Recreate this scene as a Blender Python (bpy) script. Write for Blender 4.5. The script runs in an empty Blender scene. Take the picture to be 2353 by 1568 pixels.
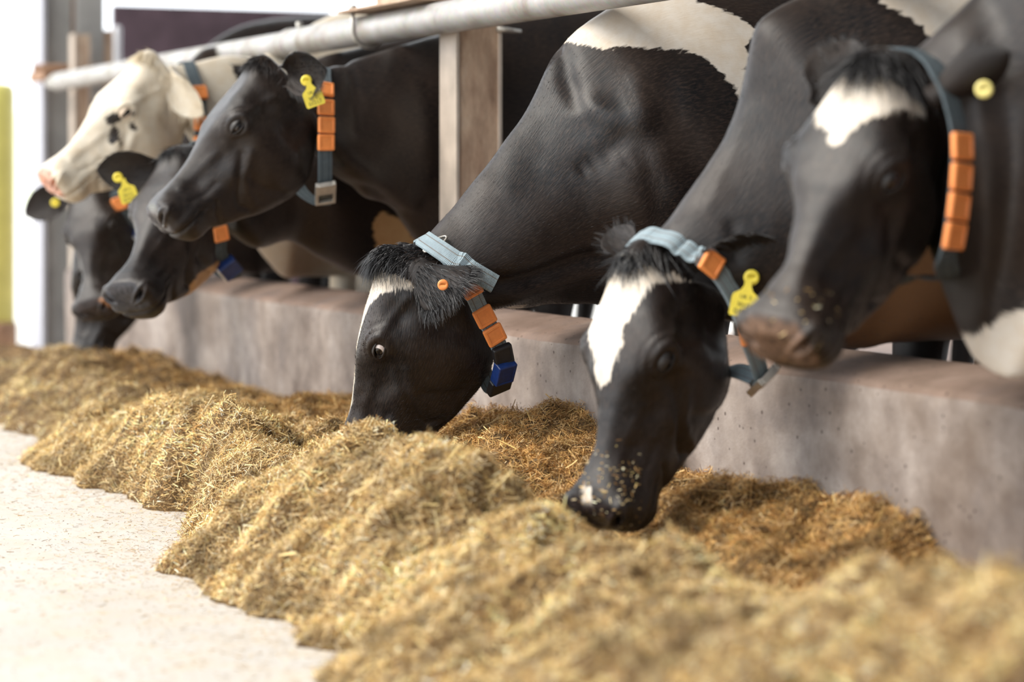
import bpy, bmesh, math, random
import numpy as np
from mathutils import Vector, Matrix, noise as mnoise

# ------------------------------------------------------------------ camera, sky, light, exposure
scene = bpy.context.scene
COL = scene.collection
cam_d = bpy.data.cameras.new('camera')
cam_d.lens = 85.0; cam_d.sensor_width = 36.0
cam_d.shift_y = -362.0 / 2353.0
cam_d.clip_start = 0.1; cam_d.clip_end = 500
cam_d.dof.use_dof = True
cam_d.dof.focus_distance = 5.72
cam_d.dof.aperture_fstop = 1.9
cam = bpy.data.objects.new('camera', cam_d); COL.objects.link(cam)
TH = math.atan(2453.0 / 5556.0)
cam.location = (0.0, -2.55, 0.82)
cam.rotation_euler = (math.pi / 2, 0, math.pi / 2 - TH)
scene.camera = cam

world = bpy.data.worlds.new('overcast_sky'); scene.world = world
world.use_nodes = True
wn = world.node_tree.nodes; wl = world.node_tree.links
bgn = wn.get('Background') or wn.new('ShaderNodeBackground')
bgn.inputs['Color'].default_value = (0.90, 0.95, 1.0, 1)
bgn.inputs['Strength'].default_value = 1.85

sun_d = bpy.data.lights.new('sun', 'SUN'); sun_d.energy = 2.4; sun_d.angle = math.radians(35)
sun_d.color = (1.0, 0.93, 0.82)
sun = bpy.data.objects.new('sun', sun_d); COL.objects.link(sun)
sun.rotation_euler = Vector((0.15, 0.95, -0.95)).to_track_quat('-Z', 'Y').to_euler()

scene.cycles.max_bounces = 5; scene.cycles.diffuse_bounces = 3; scene.cycles.glossy_bounces = 2; scene.cycles.transmission_bounces = 2
vs = scene.view_settings
vs.view_transform = 'Standard'; vs.look = 'None'; vs.gamma = 1.0; vs.exposure = 0.62
vs.use_curve_mapping = False
# ------------------------------------------------------------------ small helpers
rng = np.random.default_rng(7)
random.seed(7)

def tag(o, label=None, cat=None, group=None, kind=None):
    if label: o['label'] = label
    if cat: o['category'] = cat
    if group: o['group'] = group
    if kind: o['kind'] = kind
    return o

def empty(name, loc=(0, 0, 0)):
    o = bpy.data.objects.new(name, None); COL.objects.link(o); o.location = loc
    o.empty_display_size = 0.1
    return o

def link(name, me, mat, parent=None, smooth=False):
    o = bpy.data.objects.new(name, me); COL.objects.link(o)
    if mat is not None:
        if not len(me.materials): me.materials.append(mat)
    if parent is not None:
        o.parent = parent
        o.matrix_parent_inverse = parent.matrix_basis.inverted()
    if smooth:
        me.polygons.foreach_set('use_smooth', np.ones(len(me.polygons), bool))
    return o

def mesh_np(name, V, Fq):
    """V (n,3), Fq (m,k) with constant k"""
    V = np.ascontiguousarray(V, np.float32); Fq = np.ascontiguousarray(Fq, np.int32)
    me = bpy.data.meshes.new(name)
    k = Fq.shape[1]
    me.vertices.add(len(V)); me.vertices.foreach_set('co', V.ravel())
    me.loops.add(Fq.size); me.loops.foreach_set('vertex_index', Fq.ravel())
    me.polygons.add(len(Fq)); me.polygons.foreach_set('loop_start', np.arange(0, Fq.size, k, dtype=np.int32))
    me.update(calc_edges=True)
    return me

def mesh_py(name, V, F):
    me = bpy.data.meshes.new(name); me.from_pydata([tuple(v) for v in V], [], F); me.update(); return me

def box_bm(bm, lo, hi):
    lo = Vector(lo); hi = Vector(hi)
    vs_ = [bm.verts.new((x, y, z)) for x in (lo.x, hi.x) for y in (lo.y, hi.y) for z in (lo.z, hi.z)]
    for f in ((0, 1, 3, 2), (4, 6, 7, 5), (0, 4, 5, 1), (2, 3, 7, 6), (0, 2, 6, 4), (1, 5, 7, 3)):
        bm.faces.new([vs_[i] for i in f])

def bm_obj(name, bm, mat, parent=None, bevel=0.0, smooth=False):
    bmesh.ops.recalc_face_normals(bm, faces=bm.faces)
    if bevel > 0:
        bmesh.ops.bevel(bm, geom=list(bm.edges), offset=bevel, segments=2, affect='EDGES', profile=0.6)
    me = bpy.data.meshes.new(name); bm.to_mesh(me); bm.free()
    return link(name, me, mat, parent, smooth)

def boxo(name, lo, hi, mat, parent=None, bevel=0.0):
    bm = bmesh.new(); box_bm(bm, lo, hi); return bm_obj(name, bm, mat, parent, bevel)

def tube(pts, radii, seg=20, cap=True):
    """closed loft along a polyline: arrays V,F (quads + cap fans as python faces)"""
    pts = [Vector(p) for p in pts]; n = len(pts)
    if not hasattr(radii, '__len__'): radii = [radii] * n
    V = []; Fs = []
    ref = None
    for i, p in enumerate(pts):
        d = (pts[min(i + 1, n - 1)] - pts[max(i - 1, 0)]).normalized()
        if ref is None:
            a = Vector((0, 0, 1)) if abs(d.z) < .9 else Vector((1, 0, 0))
            ref = (a - d * a.dot(d)).normalized()
        else:
            ref = (ref - d * ref.dot(d)).normalized()
        b = d.cross(ref)
        for j in range(seg):
            t = 2 * math.pi * j / seg
            V.append(p + (ref * math.cos(t) + b * math.sin(t)) * radii[i])
    for i in range(n - 1):
        for j in range(seg):
            k = (j + 1) % seg
            Fs.append((i * seg + j, i * seg + k, (i + 1) * seg + k, (i + 1) * seg + j))
    if cap:
        Fs.append(tuple(range(seg))[::-1]); Fs.append(tuple((n - 1) * seg + j for j in range(seg)))
    return V, Fs

def tubeo(name, pts, radii, mat, parent=None, seg=20):
    V, F = tube(pts, radii, seg); o = link(name, mesh_py(name, V, F), mat, parent, True)
    return o

# ------------------------------------------------------------------ materials
def mat_new(name):
    m = bpy.data.materials.new(name); m.use_nodes = True
    nt = m.node_tree; b = nt.nodes.get('Principled BSDF')
    return m, nt, b

def N(nt, t, **kw):
    n = nt.nodes.new(t)
    for k, v in kw.items():
        if k.startswith('i_'): n.inputs[int(k[2:])].default_value = v
        else: setattr(n, k, v)
    return n

def noise_n(nt, scale, detail=4, vec=None, rough=.55):
    n = nt.nodes.new('ShaderNodeTexNoise'); n.inputs['Scale'].default_value = scale
    n.inputs['Detail'].default_value = detail; n.inputs['Roughness'].default_value = rough
    if vec is not None: nt.links.new(vec, n.inputs['Vector'])
    return n

def ramp(nt, src, stops):
    r = nt.nodes.new('ShaderNodeValToRGB'); e = r.color_ramp.elements
    while len(e) < len(stops): e.new(0.5)
    for el, (p, c) in zip(e, stops):
        el.position = p; el.color = (*c, 1) if len(c) == 3 else c
    nt.links.new(src, r.inputs['Fac']); return r

def mixc(nt, fac, a, b, blend='MIX'):
    m = nt.nodes.new('ShaderNodeMix'); m.data_type = 'RGBA'; m.blend_type = blend
    for sock, v in ((m.inputs[0], fac), (m.inputs[6], a), (m.inputs[7], b)):
        if isinstance(v, bpy.types.NodeSocket): nt.links.new(v, sock)
        elif isinstance(v, (int, float)): sock.default_value = v
        else: sock.default_value = (*v, 1) if len(v) == 3 else v
    return m.outputs[2]

def math_n(nt, op, a, b=None, clamp=False):
    m = nt.nodes.new('ShaderNodeMath'); m.operation = op; m.use_clamp = clamp
    for s, v in zip(m.inputs, (a, b)):
        if v is None: continue
        if isinstance(v, bpy.types.NodeSocket): nt.links.new(v, s)
        else: s.default_value = v
    return m.outputs[0]

def bump(nt, b, h, strength=.3, dist=.01):
    n = nt.nodes.new('ShaderNodeBump'); n.inputs['Strength'].default_value = strength; n.inputs['Distance'].default_value = dist
    nt.links.new(h, n.inputs['Height']); nt.links.new(n.outputs[0], b.inputs['Normal'])

def simple(name, col, rough=.5, metal=0.0, var=.12, vscale=30, bumps=.1, bscale=200, spec=.5):
    m, nt, b = mat_new(name)
    tc = N(nt, 'ShaderNodeTexCoord')
    n = noise_n(nt, vscale, 5, tc.outputs['Object'])
    c0 = tuple(c * (1 - var) for c in col); c1 = tuple(min(1, c * (1 + var)) for c in col)
    r = ramp(nt, n.outputs[0], [(.3, c0), (.7, c1)])
    nt.links.new(r.outputs[0], b.inputs['Base Color'])
    b.inputs['Roughness'].default_value = rough; b.inputs['Metallic'].default_value = metal
    b.inputs['Specular IOR Level'].default_value = spec
    if bumps > 0:
        n2 = noise_n(nt, bscale, 3, tc.outputs['Object']); bump(nt, b, n2.outputs[0], bumps, .002)
    return m

M = {}
M['orange'] = simple('orange_plastic', (.95, .31, .085), .42, var=.1, vscale=60)
M['digit'] = simple('dark_print', (.10, .035, .02), .6)
M['digit_grey'] = simple('grey_print', (.16, .15, .04), .6)
M['yellow'] = simple('yellow_plastic', (.82, .66, .07), .4, var=.08, vscale=60)
M['pale_yellow'] = simple('pale_yellow_plastic', (.84, .72, .25), .4, var=.06)
M['blue'] = simple('blue_plastic', (.013, .038, .17), .35, var=.25, vscale=80)
M['black_plastic'] = simple('black_plastic', (.018, .018, .02), .4)
M['white_plastic'] = simple('white_plastic', (.75, .75, .74), .45)
M['steel'] = simple('buckle_steel', (.52, .49, .44), .42, metal=.7, var=.2, vscale=40)
M['web_dark_steel'] = simple('dark_roller_steel', (.11, .11, .10), .5, metal=.5)
M['board'] = simple('maroon_board', (.12, .08, .10), .6, var=.35, vscale=7, bumps=.2, bscale=60)
M['paint'] = simple('yellow_paint', (.66, .60, .16), .5, var=.12, vscale=6)
M['bank'] = simple('hazed_bank', (.72, .74, .55), .9, var=.12, vscale=.4)  # distant haze and glare painted in as a pale colour
M['roof'] = simple('roof_sheet', (.26, .26, .27), .7)
M['hoof'] = simple('hoof_horn', (.05, .045, .04), .5)

# webbing strap with lengthwise stripes
def webbing(name, base, stripe):
    m, nt, b = mat_new(name)
    uv = N(nt, 'ShaderNodeUVMap'); sep = N(nt, 'ShaderNodeSeparateXYZ'); nt.links.new(uv.outputs[0], sep.inputs[0])
    x = math_n(nt, 'PINGPONG', sep.outputs[0], .5)
    d = math_n(nt, 'ABSOLUTE', math_n(nt, 'SUBTRACT', x, .27))
    line = math_n(nt, 'LESS_THAN', d, .025)
    w = N(nt, 'ShaderNodeTexWave'); w.inputs['Scale'].default_value = 1.0; w.wave_type = 'BANDS'; w.bands_direction = 'Y'
    mp = N(nt, 'ShaderNodeMapping'); mp.inputs['Scale'].default_value = (1, 100, 1); nt.links.new(uv.outputs[0], mp.inputs[0]); nt.links.new(mp.outputs[0], w.inputs[0])
    tc = N(nt, 'ShaderNodeTexCoord'); n = noise_n(nt, 45, 4, tc.outputs['Object'])
    c = mixc(nt, n.outputs[0], tuple(v * .65 for v in base), tuple(min(1, v * 1.25) for v in base))
    c = mixc(nt, math_n(nt, 'MULTIPLY', w.outputs[0], .25), c, (.05, .06, .07))
    c = mixc(nt, math_n(nt, 'MULTIPLY', line, .75), c, stripe)
    nt.links.new(c, b.inputs['Base Color']); b.inputs['Roughness'].default_value = .9
    b.inputs['Specular IOR Level'].default_value = .15
    bump(nt, b, w.outputs[0], .6, .002)
    return m
M['web_light'] = webbing('light_blue_webbing', (.34, .42, .46), (.16, .12, .09))
M['web_dark'] = webbing('grey_blue_webbing', (.11, .135, .15), (.03, .04, .05))

# galvanised steel
m, nt, b = mat_new('galvanised_steel'); M['galv'] = m
tc = N(nt, 'ShaderNodeTexCoord')
n1 = noise_n(nt, 9, 6, tc.outputs['Object']); n2 = noise_n(nt, 60, 4, tc.outputs['Object'])
r = ramp(nt, n1.outputs[0], [(.3, (.25, .21, .17)), (.5, (.38, .36, .335)), (.75, (.47, .46, .45))])
c = mixc(nt, .35, r.outputs[0], n2.outputs[1], 'SOFT_LIGHT')
nt.links.new(c, b.inputs['Base Color']); b.inputs['Metallic'].default_value = .35; b.inputs['Roughness'].default_value = .5
bump(nt, b, n2.outputs[0], .12, .003)

# rusty / dirty steel
m, nt, b = mat_new('rusty_steel'); M['rust'] = m
tc = N(nt, 'ShaderNodeTexCoord')
mp = N(nt, 'ShaderNodeMapping'); mp.inputs['Scale'].default_value = (1, 1, .35); nt.links.new(tc.outputs['Object'], mp.inputs[0])
n1 = noise_n(nt, 9, 8, mp.outputs[0], .65); n2 = noise_n(nt, 45, 5, mp.outputs[0])
r = ramp(nt, n1.outputs[0], [(.28, (.16, .085, .055)), (.42, (.38, .25, .17)), (.56, (.52, .37, .26)), (.75, (.62, .53, .43))])
c = mixc(nt, .4, r.outputs[0], n2.outputs[0], 'OVERLAY')
nt.links.new(c, b.inputs['Base Color']); b.inputs['Roughness'].default_value = .8
bump(nt, b, n2.outputs[0], .5, .004)
M['rust_bar'] = simple('brown_rust_bar', (.30, .17, .10), .8, var=.3, vscale=20)
M['grey_steel'] = simple('weathered_grey_steel', (.40, .39, .37), .6, metal=.2, var=.18, vscale=6)
M['pale_steel'] = simple('pale_steel', (.72, .72, .76), .5, metal=.1, var=.06)

# kerb concrete
m, nt, b = mat_new('kerb_concrete'); M['kerb'] = m
tc = N(nt, 'ShaderNodeTexCoord'); O = tc.outputs['Object']
n1 = noise_n(nt, 2.2, 7, O, .6); n2 = noise_n(nt, 14, 6, O, .6); n3 = noise_n(nt, 180, 3, O)
r = ramp(nt, n1.outputs[0], [(.34, (.15, .115, .095)), (.48, (.27, .225, .195)), (.62, (.37, .325, .295)), (.78, (.40, .365, .345))])
c = mixc(nt, .55, r.outputs[0], ramp(nt, n2.outputs[0], [(.3, (.28, .25, .24)), (.7, (.72, .70, .68))]).outputs[0], 'OVERLAY')
# dung-brown soiling of the upper ledge
geo = N(nt, 'ShaderNodeNewGeometry'); sg = N(nt, 'ShaderNodeSeparateXYZ'); nt.links.new(geo.outputs['True Normal'], sg.inputs[0])
ledge = math_n(nt, 'GREATER_THAN', sg.outputs[2], .5)
n4 = noise_n(nt, 6, 6, O, .6)
soil = ramp(nt, n4.outputs[0], [(.3, (.16, .095, .065)), (.6, (.28, .185, .14)), (.8, (.36, .28, .235))])
c = mixc(nt, math_n(nt, 'MULTIPLY', ledge, .8), c, soil.outputs[0])
# dark damp streaks and blotches low on the face
n5 = noise_n(nt, 3.3, 8, O, .65)
blot = ramp(nt, n5.outputs[0], [(.52, (0, 0, 0)), (.66, (1, 1, 1))])
c = mixc(nt, math_n(nt, 'MULTIPLY', blot.outputs[0], .5), c, (.12, .10, .10))
sx_ = N(nt, 'ShaderNodeSeparateXYZ'); nt.links.new(O, sx_.inputs[0])
near_ = N(nt, 'ShaderNodeMapRange'); near_.inputs[1].default_value = -6.2; near_.inputs[2].default_value = -3.8; nt.links.new(sx_.outputs[0], near_.inputs[0])
n6 = noise_n(nt, 4.5, 8, O, .7)
gr_ = math_n(nt, 'MULTIPLY', near_.outputs[0], ramp(nt, n6.outputs[0], [(.36, (0, 0, 0)), (.62, (1, 1, 1))]).outputs[0])
c = mixc(nt, math_n(nt, 'MULTIPLY', gr_, .62), c, (.115, .075, .05))
# air holes
v = N(nt, 'ShaderNodeTexVoronoi'); v.inputs['Scale'].default_value = 62; nt.links.new(O, v.inputs['Vector'])
vr = N(nt, 'ShaderNodeTexVoronoi'); vr.inputs['Scale'].default_value = 62; nt.links.new(O, vr.inputs['Vector'])
sepc = N(nt, 'ShaderNodeSeparateColor'); nt.links.new(vr.outputs['Color'], sepc.inputs[0])
rad = math_n(nt, 'MULTIPLY', math_n(nt, 'SUBTRACT', sepc.outputs[0], .66, True), .8)
hole = math_n(nt, 'LESS_THAN', v.outputs['Distance'], rad)
c = mixc(nt, math_n(nt, 'MULTIPLY', hole, .8), c, (.055, .035, .028))
nt.links.new(c, b.inputs['Base Color']); b.inputs['Roughness'].default_value = .85
h = math_n(nt, 'SUBTRACT', math_n(nt, 'MULTIPLY', n3.outputs[0], .3), hole)
bump(nt, b, h, .5, .006)

# floor concrete with fine chaff dust
m, nt, b = mat_new('floor_concrete'); M['floor'] = m
tc = N(nt, 'ShaderNodeTexCoord'); O = tc.outputs['Object']
n1 = noise_n(nt, 1.3, 6, O); n2 = noise_n(nt, 9, 7, O, .65); n3 = noise_n(nt, 55, 5, O, .7)
r = ramp(nt, n1.outputs[0], [(.3, (.50, .455, .40)), (.7, (.60, .575, .545))])
dust = ramp(nt, n2.outputs[0], [(.45, (0, 0, 0)), (.7, (1, 1, 1))])
c = mixc(nt, math_n(nt, 'MULTIPLY', dust.outputs[0], .45), r.outputs[0], (.60, .47, .31))
sp = ramp(nt, n3.outputs[0], [(.60, (0, 0, 0)), (.68, (1, 1, 1))])
c = mixc(nt, math_n(nt, 'MULTIPLY', sp.outputs[0], .16), c, (.36, .27, .17))
nt.links.new(c, b.inputs['Base Color']); b.inputs['Roughness'].default_value = .9
bump(nt, b, n3.outputs[0], .25, .004)
M['yard'] = simple('pale_yard', (.62, .60, .56), .9, var=.08, vscale=1)

# feed
m, nt, b = mat_new('silage_base'); M['feed'] = m
tc = N(nt, 'ShaderNodeTexCoord'); O = tc.outputs['Object']
n1 = noise_n(nt, 120, 5, O, .7); n2 = noise_n(nt, 8, 4, O)
r = ramp(nt, n1.outputs[0], [(.34, (.035, .017, .006)), (.52, (.17, .09, .028)), (.70, (.44, .28, .11))])  # dark browns paint the shadowed gaps between stems
c = mixc(nt, math_n(nt, 'MULTIPLY', n2.outputs[0], .35), r.outputs[0], (.20, .12, .04))
nt.links.new(c, b.inputs['Base Color']); b.inputs['Roughness'].default_value = .9
bump(nt, b, n1.outputs[0], .9, .02)
m, nt, b = mat_new('chopped_stems'); M['stems'] = m
at = N(nt, 'ShaderNodeAttribute'); at.attribute_name = 'tint'
nt.links.new(at.outputs['Color'], b.inputs['Base Color']); b.inputs['Roughness'].default_value = .65
b.inputs['Specular IOR Level'].default_value = .3

# hides
def hide(name, black=(.0045, .004, .0048), brown=(.021, .0130, .0092), white=(.72, .65, .565), nosecol=(.05, .04, .038)):
    m, nt, b = mat_new(name)
    tc = N(nt, 'ShaderNodeTexCoord'); O = tc.outputs['Object']
    uv = N(nt, 'ShaderNodeUVMap')
    at = N(nt, 'ShaderNodeAttribute'); at.attribute_name = 'coat'
    sc = N(nt, 'ShaderNodeSeparateColor'); nt.links.new(at.outputs['Color'], sc.inputs[0])
    mp = N(nt, 'ShaderNodeMapping'); mp.inputs['Scale'].default_value = (55, 420, 1); nt.links.new(uv.outputs[0], mp.inputs[0])
    fur = noise_n(nt, 1.0, 3, mp.outputs[0], .6)
    mp2 = N(nt, 'ShaderNodeMapping'); mp2.inputs['Scale'].default_value = (30, 160, 1); nt.links.new(uv.outputs[0], mp2.inputs[0])
    fur2 = noise_n(nt, 1.0, 2, mp2.outputs[0], .5)
    big = noise_n(nt, 5, 4, O); mid = noise_n(nt, 25, 4, O)
    # coat field: 0.5 + d*2.5 ; jitter the border with fur noise
    d = math_n(nt, 'SUBTRACT', sc.outputs[0], .5)
    j = math_n(nt, 'MULTIPLY', math_n(nt, 'SUBTRACT', fur2.outputs[0], .5), .08)
    j2 = math_n(nt, 'MULTIPLY', math_n(nt, 'SUBTRACT', mid.outputs[0], .5), .05)
    d = math_n(nt, 'ADD', math_n(nt, 'ADD', d, j), j2)
    w = math_n(nt, 'ADD', math_n(nt, 'MULTIPLY', d, 60.0), .5, True)
    bl = mixc(nt, ramp(nt, big.outputs[0], [(.38, (0, 0, 0)), (.68, (1, 1, 1))]).outputs[0], black, brown)
    bl = mixc(nt, ramp(nt, fur.outputs[0], [(.45, (0, 0, 0)), (.75, (1, 1, 1))]).outputs[0], bl, tuple(c * 1.9 + .004 for c in brown))
    wh = mixc(nt, ramp(nt, mid.outputs[0], [(.35, (0, 0, 0)), (.75, (1, 1, 1))]).outputs[0], white, tuple(c * f for c, f in zip(white, (.88, .8, .7))))
    wh = mixc(nt, math_n(nt, 'MULTIPLY', fur.outputs[0], .35), wh, tuple(c * .72 for c in white))
    c = mixc(nt, w, bl, wh)
    nz_ = noise_n(nt, 70, 4, O, .6)
    nc_ = mixc(nt, ramp(nt, nz_.outputs[0], [(.35, (0, 0, 0)), (.65, (1, 1, 1))]).outputs[0], tuple(v * .4 for v in nosecol), tuple(min(1, v * 1.25) for v in nosecol))
    c = mixc(nt, sc.outputs[1], c, nc_)
    tan = mixc(nt, big.outputs[0], (.10, .045, .018), (.17, .085, .035))
    c = mixc(nt, sc.outputs[2], c, tan)
    nt.links.new(c, b.inputs['Base Color'])
    rr = math_n(nt, 'SUBTRACT', .40, math_n(nt, 'MULTIPLY', sc.outputs[1], .14))
    nt.links.new(rr, b.inputs['Roughness'])
    b.inputs['Specular IOR Level'].default_value = .34
    b.inputs['Sheen Weight'].default_value = .03; b.inputs['Sheen Roughness'].default_value = .4
    h = math_n(nt, 'ADD', math_n(nt, 'MULTIPLY', fur.outputs[0], .6), math_n(nt, 'MULTIPLY', fur2.outputs[0], .5))
    bump(nt, b, h, .35, .003)
    return m
M['hide'] = hide('black_white_hide')
M['hide_pink'] = hide('cream_hide', white=(.68, .61, .50), nosecol=(.62, .30, .20))
M['hide_A'] = hide('black_hide_soiled_nose', nosecol=(.17, .10, .065))
M['hide_B'] = hide('black_hide_grey_nose', nosecol=(.045, .032, .03))
M['hide_E'] = hide('black_hide_tan_patches', white=(.60, .36, .17), nosecol=(.03, .026, .028))
M['hide_G'] = hide('black_hide_red_patch', white=(.42, .19, .08), nosecol=(.04, .03, .03))
M['hair'] = simple('black_hair', (.014, .013, .014), .45, var=.4, vscale=90, bumps=0)
M['hair_pale'] = simple('cream_hair', (.72, .62, .46), .55, var=.15, vscale=90, bumps=0)
M['hair_grey'] = simple('dark_grey_hair', (.024, .020, .020), .65, var=.4, vscale=90, bumps=0)
M['lid'] = simple('eyelid_skin', (.022, .017, .015), .45, var=.2, vscale=60)
M['lid_pale'] = simple('pale_eyelid_skin', (.62, .48, .36), .5, var=.15, vscale=60)

def eye_mat(name, sclera):
    m, nt, b = mat_new(name)
    tc = N(nt, 'ShaderNodeTexCoord'); sep = N(nt, 'ShaderNodeSeparateXYZ'); nt.links.new(tc.outputs['Object'], sep.inputs[0])
    # object x axis looks out of the eye; unit sphere scaled by radius in mesh
    r = N(nt, 'ShaderNodeVectorMath'); r.operation = 'LENGTH'
    cb = N(nt, 'ShaderNodeCombineXYZ'); nt.links.new(sep.outputs[1], cb.inputs[1]); nt.links.new(sep.outputs[2], cb.inputs[2]); nt.links.new(cb.outputs[0], r.inputs[0])
    fac = math_n(nt, 'DIVIDE', r.outputs['Value'], .020)
    rp = ramp(nt, fac, [(0, (.004, .004, .006)), (.42, (.006, .005, .007)), (.55, (.02, .012, .008)), (.62, sclera)])
    nt.links.new(rp.outputs[0], b.inputs['Base Color']); b.inputs['Roughness'].default_value = .06
    b.inputs['Coat Weight'].default_value = .5
    return m
M['eye'] = eye_mat('dark_cow_eye', (.05, .03, .022))
M['eye_white'] = eye_mat('cow_eye_showing_white', (.72, .60, .54))

# ------------------------------------------------------------------ the setting
def grid_sheet(xs, ys, zf):
    X, Y = np.meshgrid(xs, ys, indexing='ij'); Z = zf(X, Y)
    V = np.stack([X, Y, Z], -1).reshape(-1, 3)
    a, b_ = len(xs), len(ys)
    idx = np.arange(a * b_).reshape(a, b_)
    F = np.stack([idx[:-1, :-1], idx[1:, :-1], idx[1:, 1:], idx[:-1, 1:]], -1).reshape(-1, 4)
    return V, F

fl = boxo('floor', (-16, -9, -.2), (1.4, .02, 0), M['floor']); tag(fl, 'pale concrete feed passage floor dusted with chaff', kind='structure')
f2 = boxo('floor_pen', (-13.2, .02, -.3), (1.4, 12, -.1), M['kerb']); tag(f2, 'soiled concrete floor of the cow pen behind the kerb', kind='structure')
yd = boxo('ground_yard', (-220, -160, -.5), (-13.2, 200, -.22), M['yard']); tag(yd, 'pale open yard beyond the barn end', kind='structure')
y2 = boxo('ground_apron', (-13.2, -160, -.5), (120, -9, -.22), M['yard']); tag(y2, 'pale yard beside the feed passage', kind='structure')
rf = bmesh.new()
box_bm(rf, (-12.6, -2.9, 5.5), (1.6, 11, 5.6)); rfo = bm_obj('ceiling_shade_roof', rf, M['roof']); tag(rfo, 'unseen grey barn roof sheet placed to shade the cow pen', kind='structure')  # out-of-view roof, placed to shade the cows
nw = boxo('wall_light_block', (1.4, -5.6, -.2), (1.6, 11, 5.5), M['roof']); tag(nw, 'unseen grey wall added behind the viewer to block light', kind='structure')  # unseen wall, added to cut light from behind the camera
bw = boxo('wall_back', (-12.6, 10.8, 2.6), (1.4, 11, 5.5), M['roof']); tag(bw, 'grey cladding high on the far side of the pen', kind='structure')

# kerb: swept profile with uneven arris
prof = [(0.012, -.05), (.006, .12), (.002, .27), (0, .40), (.003, .420), (.010, .430), (.022, .436), (.06, .447), (.12, .460), (.175, .468), (.195, .466), (.206, .458), (.21, .44), (.21, .2), (.21, -.12)]
xs = np.arange(-10.75, 1.41, .025)
V = []
for x in xs:
    for k, (y, z) in enumerate(prof):
        nz = mnoise.noise(Vector((x * 3, y * 4, z * 4))) * .004 + mnoise.noise(Vector((x * 16, y * 16, z * 9))) * .0022
        edge = 1.0 if 3 <= k <= 9 else .25
        V.append((x, y + nz * .6 * edge, z + nz * edge))
V = np.array(V); a, b_ = len(xs), len(prof); idx = np.arange(a * b_).reshape(a, b_)
F = np.stack([idx[:-1, :-1], idx[:-1, 1:], idx[1:, 1:], idx[1:, :-1]], -1).reshape(-1, 4)
Fl = [tuple(f) for f in F] + [tuple(idx[0, ::-1]), tuple(idx[-1])]
me = mesh_py('wall_kerb', V, Fl)
kerb = link('wall_kerb', me, M['kerb'], smooth=True)
bmx = bmesh.new(); bmx.from_mesh(me); bmesh.ops.recalc_face_normals(bmx, faces=bmx.faces); bmx.to_mesh(me); bmx.free()
tag(kerb, 'long low concrete feed kerb with pitted face and soiled sloping top', kind='structure')

# far bank seen as a pale strip
V, F = grid_sheet(np.linspace(-140, -120, 8), np.linspace(-60, 160, 60), lambda X, Y: -1 + 5.0 * np.exp(-((X + 130) / 5) ** 2) + .8 * np.sin(Y * .31) + .5 * np.sin(Y * .83))
bk = link('ground_bank', mesh_np('ground_bank', V, F), M['bank'], smooth=True); tag(bk, 'grassy bank far beyond the yard with haze painted into its pale colour', kind='structure')

# ------------------------------------------------------------------ neck rail, posts, brackets
def hpost(name, x0, x1, y0, y1, z0, z1, label, mats=('pale', 'rust')):
    root = empty(name, ((x0 + x1) / 2, (y0 + y1) / 2, z0)); tag(root, label, 'post')
    t = .011
    xm = (x0 + x1) / 2
    boxo('front_flange', (x0, y0, z0), (x1, y0 + t, z1), M['galv_post'], root, .002)
    boxo('rear_flange', (x0, y1 - t, z0), (x1, y1, z1), M['galv_post'], root, .002)
    boxo('web', (x1 - .016, y0 + t, z0), (x1 - .007, y1 - t, z1 - .004), M['rust'], root)
    return root
M['galv_post'] = simple('soiled_galvanised_post', (.50, .42, .35), .65, metal=.1, var=.22, vscale=8, bumps=.3, bscale=70)
p1 = hpost('rail_post', -6.464, -6.338, .075, .218, -.1, 1.52, 'rust-stained steel post under the neck rail, between two black cows')
p2 = hpost('rail_post', -11.30, -11.20, .150, .232, -.1, 1.525, 'small rusty steel post in front of the tall grey column')
p3 = hpost('gate_post', -12.06, -12.0, .485, .545, -.1, 1.60, 'short tan post next to the maroon board')
tubeo('pipe', [(-12.0, .566, -.1), (-12.0, .566, 1.605), (-12.0, .566, 1.62)], [.020, .020, .012], M['pale_steel'], p3)

RY, RZ = .022, 1.287
rail = empty('neck_rail', (-5, RY, 1.24)); tag(rail, 'galvanised steel neck rail running above the cows\' necks', 'rail')
bm = bmesh.new()
def pipe(name, x0, x1, r, mat, parent, y=RY, z=RZ):
    pts = [(x0, y, z), (x0 + .004, y, z)] + [(x, y, z) for x in np.linspace(x0 + .02, x1 - .02, 12)] + [(x1 - .004, y, z), (x1, y, z)]
    rr = [r - .006, r - .001] + [r] * 12 + [r - .001, r - .006]
    return tubeo(name, pts, rr, mat, parent, 40)
pipe('pipe', -7.62, 1.4, .0455, M['galv'], rail)
pipe('pipe', -11.0, -7.50, .0415, M['galv'], rail)
pipe('end_plug', -11.12, -10.97, .030, M['galv'], rail)
for bx_ in (-7.56,):
    tubeo('coupling_bolt', [(bx_, RY, RZ + .035), (bx_, RY, RZ + .062), (bx_, RY, RZ + .066)], [.008, .011, .006], M['steel'], rail, 10)
    tubeo('coupling_bolt', [(bx_, RY - .02, RZ - .064), (bx_, RY - .02, RZ - .04)], [.009, .009], M['steel'], rail, 10)
pipe('coupling_collar', -7.66, -7.60, .0485, M['galv'], rail)

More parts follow.
